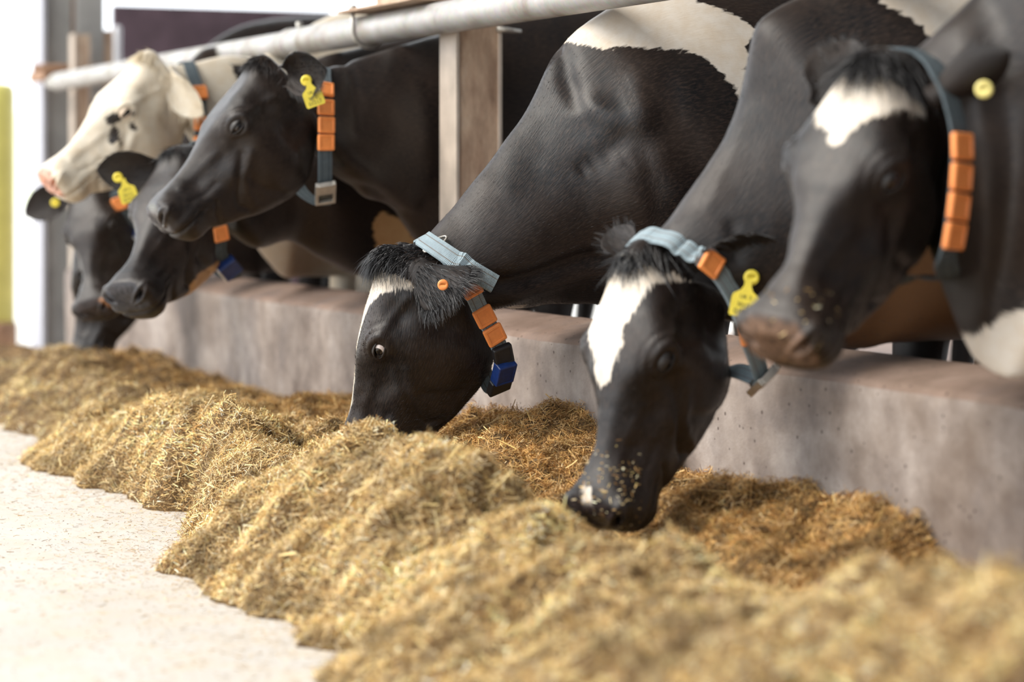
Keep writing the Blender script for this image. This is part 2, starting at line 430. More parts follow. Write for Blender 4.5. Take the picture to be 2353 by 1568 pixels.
br = empty('rail_bracket', (-6.9, RY, RZ)); tag(br, 'rusty U-bolt bracket clamping the neck rail near the post', 'bracket')
bxx = -6.905
arc = [(bxx + .006 * 0, RY + .052 * math.cos(t), RZ + .052 * math.sin(t)) for t in np.linspace(-math.pi * .02 - math.pi, .02 * math.pi, 24)]
arc = [(bxx, RY - .052, RZ + .075)] + arc + [(bxx, RY + .052, RZ + .075)]
tubeo('u_bolt', arc, .007, M['steel'], br, 10)
boxo('plate', (-6.98, RY - .075, RZ + .052), (-6.36, RY + .06, RZ + .060), M['rust'], br, .002)
boxo('plate_upstand', (-6.98, RY + .052, RZ + .060), (-6.36, RY + .060, RZ + .14), M['rust'], br, .002)
for yy in (-.052, .052):
    tubeo('nut', [(bxx, RY + yy, RZ + .060), (bxx, RY + yy, RZ + .074)], .013, M['steel'], br, 6)
tubeo('clamp_bolt', [(-6.335, .2, 1.262), (-6.335, .275, 1.256)], [.009, .006], M['steel'], p1, 8)

# ------------------------------------------------------------------ barn end: column, bar, board, bollard, tank
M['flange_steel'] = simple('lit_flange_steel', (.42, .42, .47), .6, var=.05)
colm = empty('steel_column', (-11.5, .17, -.2)); tag(colm, 'tall weathered grey steel column at the far end of the kerb', 'column')
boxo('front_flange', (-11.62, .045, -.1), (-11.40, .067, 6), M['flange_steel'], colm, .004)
boxo('web', (-11.53, .067, -.1), (-11.46, .20, 6), M['grey_steel'], colm)
boxo('rear_flange', (-11.62, .215, -.1), (-11.40, .345, 6), M['grey_steel'], colm, .004)
boxo('joint_strip', (-11.52, .20, -.1), (-11.465, .215, 6), M['rust_bar'], colm)
bar = tubeo('cross_bar', [(-11.37, -.005, 1.365), (-11.37, .0, 1.365), (-11.37, .36, 1.370)], [.014, .02, .02], M['rust_bar'], colm, 12)
boxo('rail_bracket_plate', (-11.39, -.02, 1.30), (-11.1, .03, 1.345), M['rust_bar'], colm, .004)
brd = empty('dark_board', (-13, 2.5, -.2)); tag(brd, 'dark maroon splash-spotted board standing behind the white cow', 'board')
for k in range(2):
    boxo('panel', (-13.04, .80 + k * .64, .10), (-13.0, .80 + (k + 1) * .64 - .006, 1.80), M['board'], brd, .003)
boxo('rear_frame', (-13.10, .80, -.12), (-13.04, 2.08, .14), M['rust_bar'], brd)
bo = empty('bollard', (-14, .36, -.2)); tag(bo, 'yellow painted bollard at the left edge', 'bollard')
tubeo('shaft', [(-13.6, .275, -.22), (-13.6, .275, 1.34), (-13.6, .275, 1.375), (-13.6, .275, 1.385)], [.115, .115, .10, .05], M['paint'], bo, 40)
tubeo('base_ring', [(-13.6, .275, -.22), (-13.6, .275, .03), (-13.6, .275, .045)], [.13, .13, .118], M['rust_bar'], bo, 40)
tk = empty('water_tank', (-17, 2, -.22)); tag(tk, 'white plastic tank standing in the yard behind the bollard', 'tank')
boxo('tank_body', (-17.6, 1.28, -.22), (-16.9, 2.1, .30), M['white_plastic'], tk, .05)
boxo('tank_shoulder', (-17.5, 1.38, .36), (-17.0, 2.0, .72), M['white_plastic'], tk, .10)
boxo('seam_band', (-17.55, 1.33, .30), (-16.95, 2.05, .36), M['black_plastic'], tk, .01)

# ------------------------------------------------------------------ feed windrow
ST = np.array([  # X, h at wall, h at -.25, -.5, -.75, outer edge Y
 (2.0, .14, .15, .22, .34, -1.45), (-1.5, .14, .15, .22, .34, -1.45), (-2.4, .10, .10, .16, .31, -1.42), (-2.85, .09, .08, .13, .262, -1.34), (-3.2, .08, .08, .10, .19, -1.30),
 (-3.7, .10, .09, .05, .19, -1.18), (-4.0, .16, .13, .04, .215, -1.14), (-4.3, .19, .15, .05, .25, -1.11), (-4.75, .20, .18, .09, .275, -1.14), (-5.05, .25, .22, .10, .23, -1.13),
 (-5.35, .235, .215, .09, .17, -1.05), (-5.6, .20, .20, .12, .20, -.92), (-5.8, .17, .19, .17, .24, -.90), (-6.2, .145, .18, .17, .225, -.92), (-6.6, .14, .19, .155, .18, -.97),
 (-7.0, .13, .15, .15, .13, -.97), (-7.25, .11, .12, .14, .10, -.90), (-7.6, .11, .12, .15, .06, -.80), (-8.1, .10, .15, .175, .10, -.82), (-8.6, .10, .175, .19, .10, -.86),
 (-9.2, .09, .13, .12, .07, -.90), (-10.0, .05, .09, .09, .06, -.90), (-10.7, .03, .07, .08, .06, -.95), (-12.0, .0, .03, .03, .02, -.9)])
ST = ST[np.argsort(ST[:, 0])]
def pchip(x, y, xq):
    x = np.asarray(x, float); y = np.asarray(y, float)
    h = np.diff(x); dl = (np.diff(y, axis=0).T / h).T
    n = len(x); d = np.zeros_like(y)
    if n == 2: d[:] = dl[0]
    else:
        for i in range(1, n - 1):
            w1 = 2 * h[i] + h[i - 1]; w2 = h[i] + 2 * h[i - 1]
            a, b = dl[i - 1], dl[i]
            with np.errstate(divide='ignore', invalid='ignore'):
                v = (w1 + w2) / (w1 / a + w2 / b)
            d[i] = np.where((a * b) > 0, v, 0)
        d[0] = dl[0]; d[-1] = dl[-1]
    k = np.clip(np.searchsorted(x, xq) - 1, 0, n - 2)
    t = (xq - x[k]) / h[k]
    if y.ndim > 1: t = t[:, None]; hk = h[k][:, None]
    else: hk = h[k]
    return (2 * t**3 - 3 * t**2 + 1) * y[k] + (t**3 - 2 * t**2 + t) * hk * d[k] + (-2 * t**3 + 3 * t**2) * y[k + 1] + (t**3 - t**2) * hk * d[k + 1]

# value-noise on a lattice (vectorised)
class VN:
    def __init__(self, seed): self.t = np.random.default_rng(seed).random((256, 256)); self.a = .5 + seed * .83
    def __call__(self, x, y):
        c_, s_ = math.cos(self.a), math.sin(self.a); x, y = x * c_ - y * s_ + self.a * 37, x * s_ + y * c_ + self.a * 91
        xi = np.floor(x).astype(int); yi = np.floor(y).astype(int); fx = x - xi; fy = y - yi
        fx = fx * fx * (3 - 2 * fx); fy = fy * fy * (3 - 2 * fy); t = self.t
        g = lambda a, b: t[a % 256, b % 256]
        return (g(xi, yi) * (1 - fx) + g(xi + 1, yi) * fx) * (1 - fy) + (g(xi, yi + 1) * (1 - fx) + g(xi + 1, yi + 1) * fx) * fy - .5
vn1, vn2, vn3, vn4 = VN(1), VN(2), VN(3), VN(4)

def feed_h(X, Y):
    sh = X.shape; x = X.ravel(); y = Y.ravel()
    y = y + .03 * vn1(x * 7, y * 7); x2 = x + .10 * vn2(x * 4, y * 4)
    P = pchip(ST[:, 0], ST[:, 1:], x2)
    ed = P[:, 4] + .13 * vn3(x * 5 + 9, y * 2 + 3) + .06 * vn4(x * 13, y * 13) + .03 * vn2(x * 33, y * 33)
    h = np.zeros_like(x)
    kn = np.array([0, .25, .5, .75])
    a = np.clip(-y, 0, None)
    for i in range(3):
        m = (a >= kn[i]) & (a < kn[i + 1]); t = (a - kn[i]) / .25; t = t * t * (3 - 2 * t)
        h = np.where(m, P[:, i] * (1 - t) + P[:, i + 1] * t, h)
    t = np.clip((a - .75) / np.maximum(-ed - .75, .03), 0, 1.3)
    h = np.where(a >= .75, P[:, 3] * (1 - np.minimum(t, 1)**1.5), h)
    ins = np.clip((-ed - a) / .12, 0, 1)
    lump = .085 * vn2(x * 5.5, y * 5.5) + .060 * vn3(x * 10, y * 10) + .040 * vn4(x * 19, y * 19) + .026 * vn1(x * 33 + 7, y * 33) + .016 * vn2(x * 55, y * 55)
    h = h + lump * np.minimum(1, .25 + h * 4) * ins
    h = h + .010 * vn1(x * 60, y * 60) * ins
    h = np.where(a > -ed, -.02, np.maximum(h, -.012 + .02 * ins))
    return h.reshape(sh)

xs = np.concatenate([np.arange(-11.8, -7.5, .025), np.arange(-7.5, -2.0, .0125), np.arange(-2.0, .6, .04)])
ys = np.arange(-1.62, .004, .0125)
V, F = grid_sheet(xs, ys, feed_h)
h4 = V[:, 2][F].max(1); F = F[h4 > -.015]
feed = link('silage_heap', mesh_np('silage_heap', V, F), M['feed'], smooth=True)
bmx = bmesh.new(); bmx.from_mesh(feed.data); bmesh.ops.delete(bmx, geom=[v for v in bmx.verts if not v.link_faces], context='VERTS'); bmx.to_mesh(feed.data); bmx.free()
tag(feed, 'long lumpy heap of golden brown chopped silage lying along the kerb', 'feed', kind='stuff')

def sstep_(a, b, x): t = np.clip((x - a) / (b - a), 0, 1); return t * t * (3 - 2 * t)

def strands(name, X, Y, Z, Nrm, length, width, tilt, pal, pw, mat, parent=None, lift=.004, seed=3, mottle_shade=False, flat=False):
    g = np.random.default_rng(seed); n = len(X)
    P = np.stack([X, Y, Z], 1)
    az = g.random(n) * 2 * np.pi
    a = np.stack([np.cos(az), np.sin(az), np.zeros(n)], 1)
    t = a - Nrm * (a * Nrm).sum(1, keepdims=True); t /= np.linalg.norm(t, axis=1, keepdims=True)
    el = (g.normal(0, 1, n) * tilt)
    t = t * np.cos(el)[:, None] + Nrm * np.sin(el)[:, None]
    rnd = g.normal(0, 1, (n, 3)); s = np.cross(t, Nrm + .7 * rnd); s /= np.linalg.norm(s, axis=1, keepdims=True)
    bend = np.cross(s, t)
    L = length(g, n); W = width(g, n)
    P = P + Nrm * (lift * g.random(n) * 2)[:, None]
    bd = (g.normal(0, .10, n) * L)[:, None] * bend
    e0 = P - t * (L / 2)[:, None]; e1 = P + bd; e2 = P + t * (L / 2)[:, None]
    sw = s * (W / 2)[:, None]
    if flat:
        V = np.stack([e0 - sw, e0 + sw, e2 + sw * .7, e2 - sw * .7], 1).reshape(-1, 3); kv = 4
        F = (np.arange(n) * 4)[:, None] + np.array([[0, 1, 2, 3]])
    else:
        V = np.stack([e0 - sw, e0 + sw, e1 - sw, e1 + sw, e2 - sw * .7, e2 + sw * .7], 1).reshape(-1, 3); kv = 6
        b0 = (np.arange(n) * 6)[:, None]
        F = np.concatenate([b0 + [0, 1, 3, 2], b0 + [2, 3, 5, 4]], 1).reshape(-1, 4)
    me = mesh_np(name, V, F)
    pal = np.array(pal); ci = g.choice(len(pal), n, p=np.array(pw) / sum(pw))
    c = pal[ci] * (.75 + .5 * g.random((n, 1)))
    if mottle_shade: c = c * (1 + 1.1 * vn1(X * 27, Y * 27) + .7 * vn3(X * 9, Y * 9))[:, None]; c = c * (1 - sstep_(-.62, -.30, Y)[:, None] * np.array([[.30, .42, .55]]))  # clump mottling, plus shade beside the kerb painted into the stem tint
    c = np.clip(c, 0, 1)
    col = np.concatenate([np.repeat(c, kv, 0), np.ones((n * kv, 1))], 1).astype(np.float32)
    at = me.color_attributes.new('tint', 'FLOAT_COLOR', 'POINT'); at.data.foreach_set('color', col.ravel())
    return link(name, me, mat, parent)

def surf(X, Y):
    e = .012; h = feed_h(X, Y)
    nx = -(feed_h(X + e, Y) - feed_h(X - e, Y)) / (2 * e); ny = -(feed_h(X, Y + e) - feed_h(X, Y - e)) / (2 * e)
    n = np.stack([nx, ny, np.ones_like(nx)], -1); n /= np.linalg.norm(n, axis=-1, keepdims=True)
    return h, n
g = np.random.default_rng(11)
segs = [(-11.5, -9.0, 14000), (-9.0, -7.4, 60000), (-7.4, -4.8, 420000), (-4.8, -3.6, 190000), (-3.6, -2.2, 110000), (-2.2, 0, 8000)]
Xs = np.concatenate([g.uniform(a, b, n) for a, b, n in segs]); Ys = g.uniform(-1.5, -.004, len(Xs))
h, nn = surf(Xs, Ys); k = h > .004
Xs, Ys, h, nn = Xs[k], Ys[k], h[k], nn[k]
PAL = [(.72, .49, .20), (.82, .61, .30), (.90, .73, .45), (.54, .33, .12), (.27, .145, .05), (.60, .46, .18), (.95, .84, .60), (.40, .22, .08)]
PW = [6, 6, 4, 6, 4, 3, 1.3, 3]
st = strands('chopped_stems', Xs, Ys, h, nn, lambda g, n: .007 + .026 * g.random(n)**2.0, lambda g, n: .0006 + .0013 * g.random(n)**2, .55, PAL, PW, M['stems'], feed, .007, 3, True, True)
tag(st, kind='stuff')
# longer pale straws here and there
g = np.random.default_rng(12)
Xs = g.uniform(-9.5, -2.4, 4200); Ys = g.uniform(-1.45, -.01, 4200); h, nn = surf(Xs, Ys); k = h > .01
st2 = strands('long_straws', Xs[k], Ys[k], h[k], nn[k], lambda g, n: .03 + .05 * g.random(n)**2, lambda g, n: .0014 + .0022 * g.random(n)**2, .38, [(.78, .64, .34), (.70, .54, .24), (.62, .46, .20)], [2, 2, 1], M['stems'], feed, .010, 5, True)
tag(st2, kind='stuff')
# chaff scattered over the floor in front of the heap
g = np.random.default_rng(13)
n = 30000; Xs = g.uniform(-10.5, -3.0, n); Ys = pchip(ST[:, 0], ST[:, 5], Xs) + .10 - g.exponential(.20, n) * np.where(g.random(n) < .25, 3.0, 1.0); h = feed_h(Xs, Ys); k = h < .002
nn = np.tile(np.array([[0, 0, 1.0]]), (k.sum(), 1))
ch = strands('scattered_chaff', Xs[k], Ys[k], np.full(k.sum(), .0012), nn, lambda g, n: .003 + .017 * g.random(n)**2.6, lambda g, n: .0005 + .0009 * g.random(n), .08, [(.50, .34, .16), (.36, .22, .09), (.62, .48, .27), (.24, .14, .06)], [3, 3, 2, 1], M['stems'], None, .001, 9)
tag(ch, 'thin scatter of loose chaff on the pale floor before the heap', 'chaff', kind='stuff')

# ------------------------------------------------------------------ cows
from mathutils.bvhtree import BVHTree
#   top (u,v)      bottom (u,v)     half widths high, middle, low   roundness
HEAD = [((.530, .036), (.540, .086), .030, .040, .028, .8),
 ((.523, .012), (.537, .110), .056, .066, .046, .6), ((.505, -.004), (.520, .141), .066, .078, .054, .52), ((.475, -.006), (.492, .156), .062, .079, .060, .5),
 ((.440, -.001), (.458, .163), .050, .074, .056, .48), ((.385, .001), (.405, .204), .043, .070, .050, .46), ((.330, -.004), (.350, .243), .048, .073, .050, .46),
 ((.280, -.013), (.297, .270), .064, .082, .052, .48), ((.235, -.021), (.247, .290), .088, .096, .060, .5), ((.190, -.024), (.203, .300), .107, .106, .064, .52),
 ((.145, -.025), (.168, .298), .104, .107, .066, .55), ((.100, -.025), (.138, .287), .090, .098, .062, .58), ((.055, -.028), (.110, .270), .077, .096, .066, .64),
 ((.015, -.036), (.085, .252), .058, .096, .070, .7), ((-.022, -.018), (.065, .242), .050, .094, .072, .75)]
#  features in head space (mirrored): centre, sigma, push along normal
FEAT = [((.190, .118, -.008), .026, .016), ((.245, .10, -.060), .022, -.011), ((.120, .095, -.050), .026, -.014), ((.215, .085, -.205), .050, .013),
        ((.310, .078, -.105), .024, .010), ((.300, .07, -.052), .018, -.006), ((.390, .050, -.048), .026, -.010), ((.500, .066, -.030), .016, .010), ((.49, .066, -.10), .02, .006),
        ((.09, .0, .03), .03, -.004), ((.13, .075, -.15), .028, -.011), ((.06, .09, -.13), .03, -.012), ((.36, .06, -.165), .028, -.008), ((.44, .055, -.13), .02, -.005), ((.25, .05, .01), .02, .004)]
# folds and ridges along the cheek, in head space (u, z)
FOLDS = [([(.255, -.085), (.30, -.115), (.345, -.15), (.365, -.185), (.35, -.215)], .007, -.0065), ([(.24, -.10), (.29, -.135), (.325, -.17), (.33, -.205)], .011, .005),
         ([(.40, -.118), (.425, -.145), (.43, -.165)], .007, -.006), ([(.29, -.15), (.275, -.21), (.25, -.27)], .012, -.005), ([(.17, -.02), (.12, -.035), (.07, -.06)], .010, .005),
         ([(.18, -.283), (.26, -.262), (.34, -.225), (.42, -.172)], .012, .0045), ([(.30, -.035), (.36, -.03), (.43, -.02)], .010, .003), ([(.44, -.06), (.40, -.08), (.36, -.085)], .008, -.004)]
BODYR = [(0.0, 1.225, .50, .70), (.16, 1.285, .50, .92), (.42, 1.30, .48, 1.0), (.85, 1.285, .43, 1.12), (1.25, 1.30, .43, 1.15), (1.55, 1.33, .55, 1.05), (1.75, 1.31, .72, .78), (1.86, 1.22, .82, .45)]

def make_loft(d):
    R = np.array(d['R']); t = np.array(d['t']); s = d['s']
    rows = []
    for tp, bt, a, b, c, p in HEAD:
        T_ = t + s * (R @ np.array([tp[0], 0, -tp[1]])); B_ = t + s * (R @ np.array([bt[0], 0, -bt[1]]))
        rows.append(np.r_[T_, B_, R[:, 1], a * s, b * s, c * s, p])
    for T_, B_, a, b, c in d['rings']:
        B_ = list(B_)
        if -.03 < B_[1] < .24: B_[2] = max(B_[2], .485)
        rows.append(np.r_[T_, B_, (1, 0, 0), a, b, c, .85])
    bx, ys, hw = d['body']
    for dy, zt, zb, f in BODYR:
        rows.append(np.r_[(bx, ys + dy + .02, zt + d.get('dz', 0)), (bx, ys + dy, zb), (1, 0, 0), hw * f * .62, hw * f, hw * f * .80, .88])
    rows = np.array(rows)
    cen = (rows[:, :3] + rows[:, 3:6]) / 2
    ch = np.r_[0, np.cumsum(np.linalg.norm(np.diff(.6 * cen + .4 * rows[:, :3], axis=0), axis=1))]
    nh = len(HEAD)
    q = np.concatenate([np.linspace(ch[0], ch[3], 26)[:-1], np.linspace(ch[3], ch[nh - 1], 88)[:-1], np.linspace(ch[nh - 1], ch[nh - 1 + len(d['rings'])], 60)[:-1], np.linspace(ch[nh - 1 + len(d['rings'])], ch[-1], 46)])
    Q = pchip(ch, rows, q)
    # gentle smoothing of everything behind the face
    i0 = int(np.searchsorted(q, ch[nh - 3]))
    for _ in range(10):
        Q[i0:-1] = .5 * Q[i0:-1] + .25 * (Q[i0 - 1:-2] + Q[i0 + 1:])
    for _ in range(2):
        Q[2:i0] = .5 * Q[2:i0] + .25 * (Q[1:i0 - 1] + Q[3:i0 + 1])
    nphi = 112
    ph = np.arange(nphi) * 2 * np.pi / nphi
    tt = np.cos(ph)[None, :]; sn = np.sin(ph)[None, :]
    a, b, c, p = [Q[:, k][:, None] for k in (9, 10, 11, 12)]
    k_ = .714 ** p
    A = a / k_; Bq = b; Cq = c / k_
    W = Bq + (A - Cq) / 1.4 * tt + ((A + Cq) / 2 - Bq) / .49 * tt * tt
    W = np.maximum(W, .25 * Bq)
    y = W * np.sign(sn) * np.abs(sn) ** p
    cenq = (Q[:, :3] + Q[:, 3:6]) / 2; upq = (Q[:, :3] - Q[:, 3:6]) / 2
    lat = Q[:, 6:9]; lat = lat - upq * ((lat * upq).sum(1) / (upq * upq).sum(1))[:, None]; lat /= np.linalg.norm(lat, axis=1)[:, None]
    P = cenq[:, None, :] + upq[:, None, :] * tt[..., None] + lat[:, None, :] * y[..., None]
    return P, q, upq, ch, nh

def grid_normals(P):
    du = np.gradient(P, axis=0); dv = (np.roll(P, -1, 1) - np.roll(P, 1, 1))
    n = np.cross(dv, du); n /= np.linalg.norm(n, axis=-1, keepdims=True) + 1e-12
    c = P.mean(1, keepdims=True)
    if ((P - c) * n).sum() < 0: n = -n
    return n

def sdf_poly(x, y, poly):
    P = np.array(poly, float); d2 = np.full(x.shape, 1e9); ins = np.zeros(x.shape, bool)
    for (x0, y0), (x1, y1) in zip(P, np.roll(P, -1, 0)):
        ex, ey = x1 - x0, y1 - y0; L = ex * ex + ey * ey + 1e-12
        tq = np.clip(((x - x0) * ex + (y - y0) * ey) / L, 0, 1)
        d2 = np.minimum(d2, (x - x0 - tq * ex)**2 + (y - y0 - tq * ey)**2)
        c = ((y0 > y) != (y1 > y)); xi = ex * (y - y0) / (ey if abs(ey) > 1e-12 else 1e-12) + x0
        ins ^= c & (x < xi)
    return np.where(ins, 1, -1) * np.sqrt(d2)

def sstep(a, b, x): t = np.clip((x - a) / (b - a), 0, 1); return t * t * (3 - 2 * t)

class VN3:
    def __init__(self, seed): self.t = np.random.default_rng(seed).random((64, 64, 64))
    def __call__(self, p):
        i = np.floor(p).astype(int); f = p - i; f = f * f * (3 - 2 * f); r = 0
        for dx in (0, 1):
            for dy in (0, 1):
                for dz in (0, 1):
                    w = (f[..., 0] if dx else 1 - f[..., 0]) * (f[..., 1] if dy else 1 - f[..., 1]) * (f[..., 2] if dz else 1 - f[..., 2])
                    r = r + w * self.t[(i[..., 0] + dx) % 64, (i[..., 1] + dy) % 64, (i[..., 2] + dz) % 64]
        return r - .5
v3 = VN3(5)

def uv_set(me, uvv):
    l = me.uv_layers.new(name='flow'); li = np.empty(len(me.loops), np.int32); me.loops.foreach_get('vertex_index', li)
    l.data.foreach_set('uv', np.ascontiguousarray(uvv[li], np.float32).ravel())

def ear_mesh(base, tip, facing, s=1.0, droop=.0, wide=1.0):
    b = np.array(base); e = np.array(tip) - b; L = np.linalg.norm(e); e /= L
    f = np.array(facing, float); f -= e * (f @ e); f /= np.linalg.norm(f); w = np.cross(e, f)
    ns, na = 22, 15
    S = np.linspace(0, 1, ns); A = np.linspace(-1, 1, na)
    hw = np.interp(S, [0, .12, .25, .4, .58, .75, .88, .96, 1], [.026, .028, .040, .056, .064, .058, .040, .020, .006]) * s * wide
    curl = np.interp(S, [0, .2, .5, .8, 1], [1.15, 1.0, .62, .42, .3])
    V = []
    for lay in (0, 1):
        for i, s_ in enumerate(S):
            for a_ in A:
                ang = a_ * 1.35 * curl[i]
                rad = hw[i] / max(np.sin(min(1.35 * curl[i], 1.5)), .4)
                th = (.0075 * (1 - .75 * abs(a_)**2)) * np.interp(s_, [0, .2, 1], [2.2, 1.1, .45]) * lay
                q = b + e * (s_ * L) + w * (rad + th) * np.sin(ang) + f * ((rad) - (rad + th) * np.cos(ang)) - f * .02 * s_**2
                V.append(q)
    V = np.array(V); n1 = ns * na; idx = np.arange(n1).reshape(ns, na)
    F = []
    for i in range(ns - 1):
        for j in range(na - 1):
            F.append((idx[i, j], idx[i + 1, j], idx[i + 1, j + 1], idx[i, j + 1]))
            F.append(tuple(n1 + k for k in (idx[i, j], idx[i, j + 1], idx[i + 1, j + 1], idx[i + 1, j])))
        F.append((idx[i, 0], n1 + idx[i, 0], n1 + idx[i + 1, 0], idx[i + 1, 0]))
        F.append((idx[i, -1], idx[i + 1, -1], n1 + idx[i + 1, -1], n1 + idx[i, -1]))
    for j in range(na - 1):
        F.append((idx[0, j], idx[0, j + 1], n1 + idx[0, j + 1], n1 + idx[0, j]))
        F.append((idx[-1, j], n1 + idx[-1, j], n1 + idx[-1, j + 1], idx[-1, j + 1]))
    uvv = np.stack([np.tile(np.repeat(S * L, na), 2), np.tile(np.tile(A * .06, ns), 2)], 1)
    return V, F, dict(b=b, e=e, f=f, w=w, L=L, V=V, idx=idx, S=S, A=A, ns=ns, na=na)

def leg_mesh(x, y, front=True):
    if front: pts = [(x, y, .72), (x, y + .01, .60), (x, y, .48), (x, y - .012, .37), (x, y, .30), (x, y + .004, .20), (x, y + .004, .07), (x, y - .012, .0), (x, y - .03, -.045), (x, y - .045, -.10)]
    else: pts = [(x, y - .02, .80), (x, y - .03, .66), (x, y + .03, .52), (x, y + .07, .42), (x, y + .06, .32), (x, y + .04, .2), (x, y + .03, .07), (x, y + .02, 0), (x, y, -.045), (x, y - .02, -.10)]
    rr = [.085, .080, .060, .052, .040, .034, .034, .042, .043, .055] if front else [.13, .11, .075, .055, .045, .036, .035, .042, .043, .055]
    return tube(pts, rr, 20)

def ribbons(name, roots, dirs, bends, lens, width, mat, parent, nseg=4, seed=1):
    """tapered hair strips: roots (n,3), start direction, bend vector added quadratically"""
    g = np.random.default_rng(seed); n = len(roots)
    tq = np.linspace(0, 1, nseg + 1)
    d = dirs / np.linalg.norm(dirs, axis=1, keepdims=True)
    C_ = roots[:, None, :] + d[:, None, :] * (tq[None, :, None] * lens[:, None, None]) + bends[:, None, :] * (tq**2)[None, :, None] * lens[:, None, None]
    r = g.normal(0, 1, (n, 3)); sd = np.cross(d, r); sd /= np.linalg.norm(sd, axis=1, keepdims=True)
    wv = (width * (.7 + .6 * g.random(n)))[:, None, None] * (1 - .85 * tq)[None, :, None] * sd[:, None, :] / 2
    V = np.stack([C_ - wv, C_ + wv], 2).reshape(-1, 3)
    b0 = (np.arange(n) * 2 * (nseg + 1))[:, None]
    F = np.concatenate([b0 + [2 * k, 2 * k + 1, 2 * k + 3, 2 * k + 2] for k in range(nseg)], 1).reshape(-1, 4)
    return link(name, mesh_np(name, V, F), mat, parent)

COWOBJ = {}
def build_cow(n, d, label, mat, white=False, open_eye=False, lid=(18, -28), tuft=('hair', 900, .055, 'short'), earhair='hair'):
    R = np.array(d['R']); t = np.array(d['t']); s = d['s']
    bx, ys, hw = d['body']
    root = empty('cow', (bx, ys + .7, -.10)); tag(root, label, 'cow', 'cows feeding over the kerb')
    P, q, upq, ch, nh = make_loft(d)
    nr, npj = P.shape[:2]
    nrm = grid_normals(P)
    # ---- sculpting in head space
    H = ((P - t) @ R) / s
    Ha = H.copy(); Ha[..., 1] = np.abs(Ha[..., 1])
    infl = 1 - sstep(ch[nh - 2], ch[nh - 2] + .06, q)[:, None]
    off = np.zeros(P.shape[:2])
    for c, sg, amt in FEAT:
        off += amt * np.exp(-((Ha - np.array(c))**2).sum(-1) / (2 * sg * sg))
    # mouth slit, nostrils, eye socket
    x, yv, z = Ha[..., 0], Ha[..., 1], Ha[..., 2]
    ml = -.092 - .16 * np.clip(.50 - x, 0, .1)
    off -= .008 * np.exp(-((z - ml) / .0045)**2) * sstep(.405, .45, x)
    off += .004 * np.exp(-((z - ml - .018) / .012)**2) * sstep(.42, .47, x)
    nd = np.sqrt(((x - .517) / 1.6)**2 + ((yv - .050) / 1.25)**2 + ((z + .034 - (yv - .050) * .6) / .8)**2)
    off -= .034 * (1 - sstep(.005, .0145, nd)); off += .006 * np.exp(-((nd - .020) / .006)**2)
    ec = np.array([.206, .107, -.024])
    ed = np.sqrt((((Ha - ec) / np.array([1.25, 1.6, .9]))**2).sum(-1))
    off -= .010 * (1 - sstep(.010, .022, ed)); off += .0025 * np.exp(-((ed - .029) / .006)**2)
    ab = sstep(-.010, .012, z - ec[2])
    off -= ab * (.0040 * np.exp(-((ed - .0365) / .0035)**2) + .0028 * np.exp(-((ed - .047) / .004)**2)); off += ab * .003 * np.exp(-((ed - .042) / .004)**2)
    off -= (1 - ab) * .0028 * np.exp(-((ed - .036) / .004)**2)
    for pl, sg, amt in FOLDS:
        dd = np.abs(sdf_poly(x, z, list(pl) + list(pl[::-1]))); off += amt * np.exp(-(dd / sg)**2) * sstep(.01, .03, yv)
    off *= s * infl
    # loose skin, muscle and bone relief behind the face
    back = sstep(ch[nh - 3], ch[nh - 1] + .05, q)[:, None]
    off += back * (.012 * v3(P * np.array([4, 6, 3.2]) + 11) + .006 * v3(P * np.array([9, 15, 7]) + 3) + .002 * v3(P * 30))
    off += (1 - back) * (.004 * v3(P * 18 + 5) + .0015 * v3(P * 55))
    for poly, sg, amt in d.get('relief', []):
        dd = np.abs(sdf_poly(P[..., 1], P[..., 2], list(poly) + list(poly[::-1])))
        off += amt * np.exp(-(dd / sg)**2) * (P[..., 0] > bx - .02)
    P = P + nrm * off[..., None]
    # ---- closed mesh
    V = np.concatenate([P.reshape(-1, 3), P[0].mean(0)[None] + (nrm[0].mean(0) * 0)[None], P[-1].mean(0)[None]])
    idx = np.arange(nr * npj).reshape(nr, npj); jn = np.roll(idx, -1, 1)
    Fq = np.stack([idx[:-1], jn[:-1], jn[1:], idx[1:]], -1).reshape(-1, 4)
    Fl = [tuple(int(v) for v in f) for f in Fq]
    c0, c1 = nr * npj, nr * npj + 1
    Fl += [(c0, int(jn[0, j]), int(idx[0, j])) for j in range(npj)] + [(c1, int(idx[-1, j]), int(jn[-1, j])) for j in range(npj)]
    me = mesh_py('body', V, Fl)
    girth = np.linalg.norm(upq, axis=1)
    uvv = np.concatenate([np.stack([np.repeat(q, npj), (np.minimum(np.arange(npj), npj - np.arange(npj)) / npj)[None, :].repeat(nr, 0).ravel() * 6.28 * .16], 1), np.zeros((2, 2))])
    uv_set(me, uvv)
    bmx = bmesh.new(); bmx.from_mesh(me)
    if bmx.calc_volume(signed=True) < 0: bmesh.ops.reverse_faces(bmx, faces=bmx.faces)
    bmx.to_mesh(me); bmx.free()
    body = bpy.data.objects.new('body', me); COL.objects.link(body)
    # ---- ears and legs joined in by boolean union so the animal is one surface
    EV, EF, ears = [], [], []
    def addm(v, f):
        a_ = np.array([tuple(k) for k in v]); vol = 0.0; c_ = a_.mean(0)
        for ff in f:
            for k in range(1, len(ff) - 1): vol += np.dot(a_[ff[0]] - c_, np.cross(a_[ff[k]] - c_, a_[ff[k + 1]] - c_))
        if vol < 0: f = [tuple(ff[::-1]) for ff in f]
        o = len(EV); EV.extend([tuple(x_) for x_ in v]); EF.extend([tuple(int(k) + o for k in ff) for ff in f])
    for ei, (sd, b0, tp, fc) in enumerate(d['ears']):
        ew = d.get('earw', 1.0); v, f, info = ear_mesh(b0, tp, fc, s, wide=ew[ei] if isinstance(ew, (list, tuple)) else ew); addm(v, f); ears.append(info)
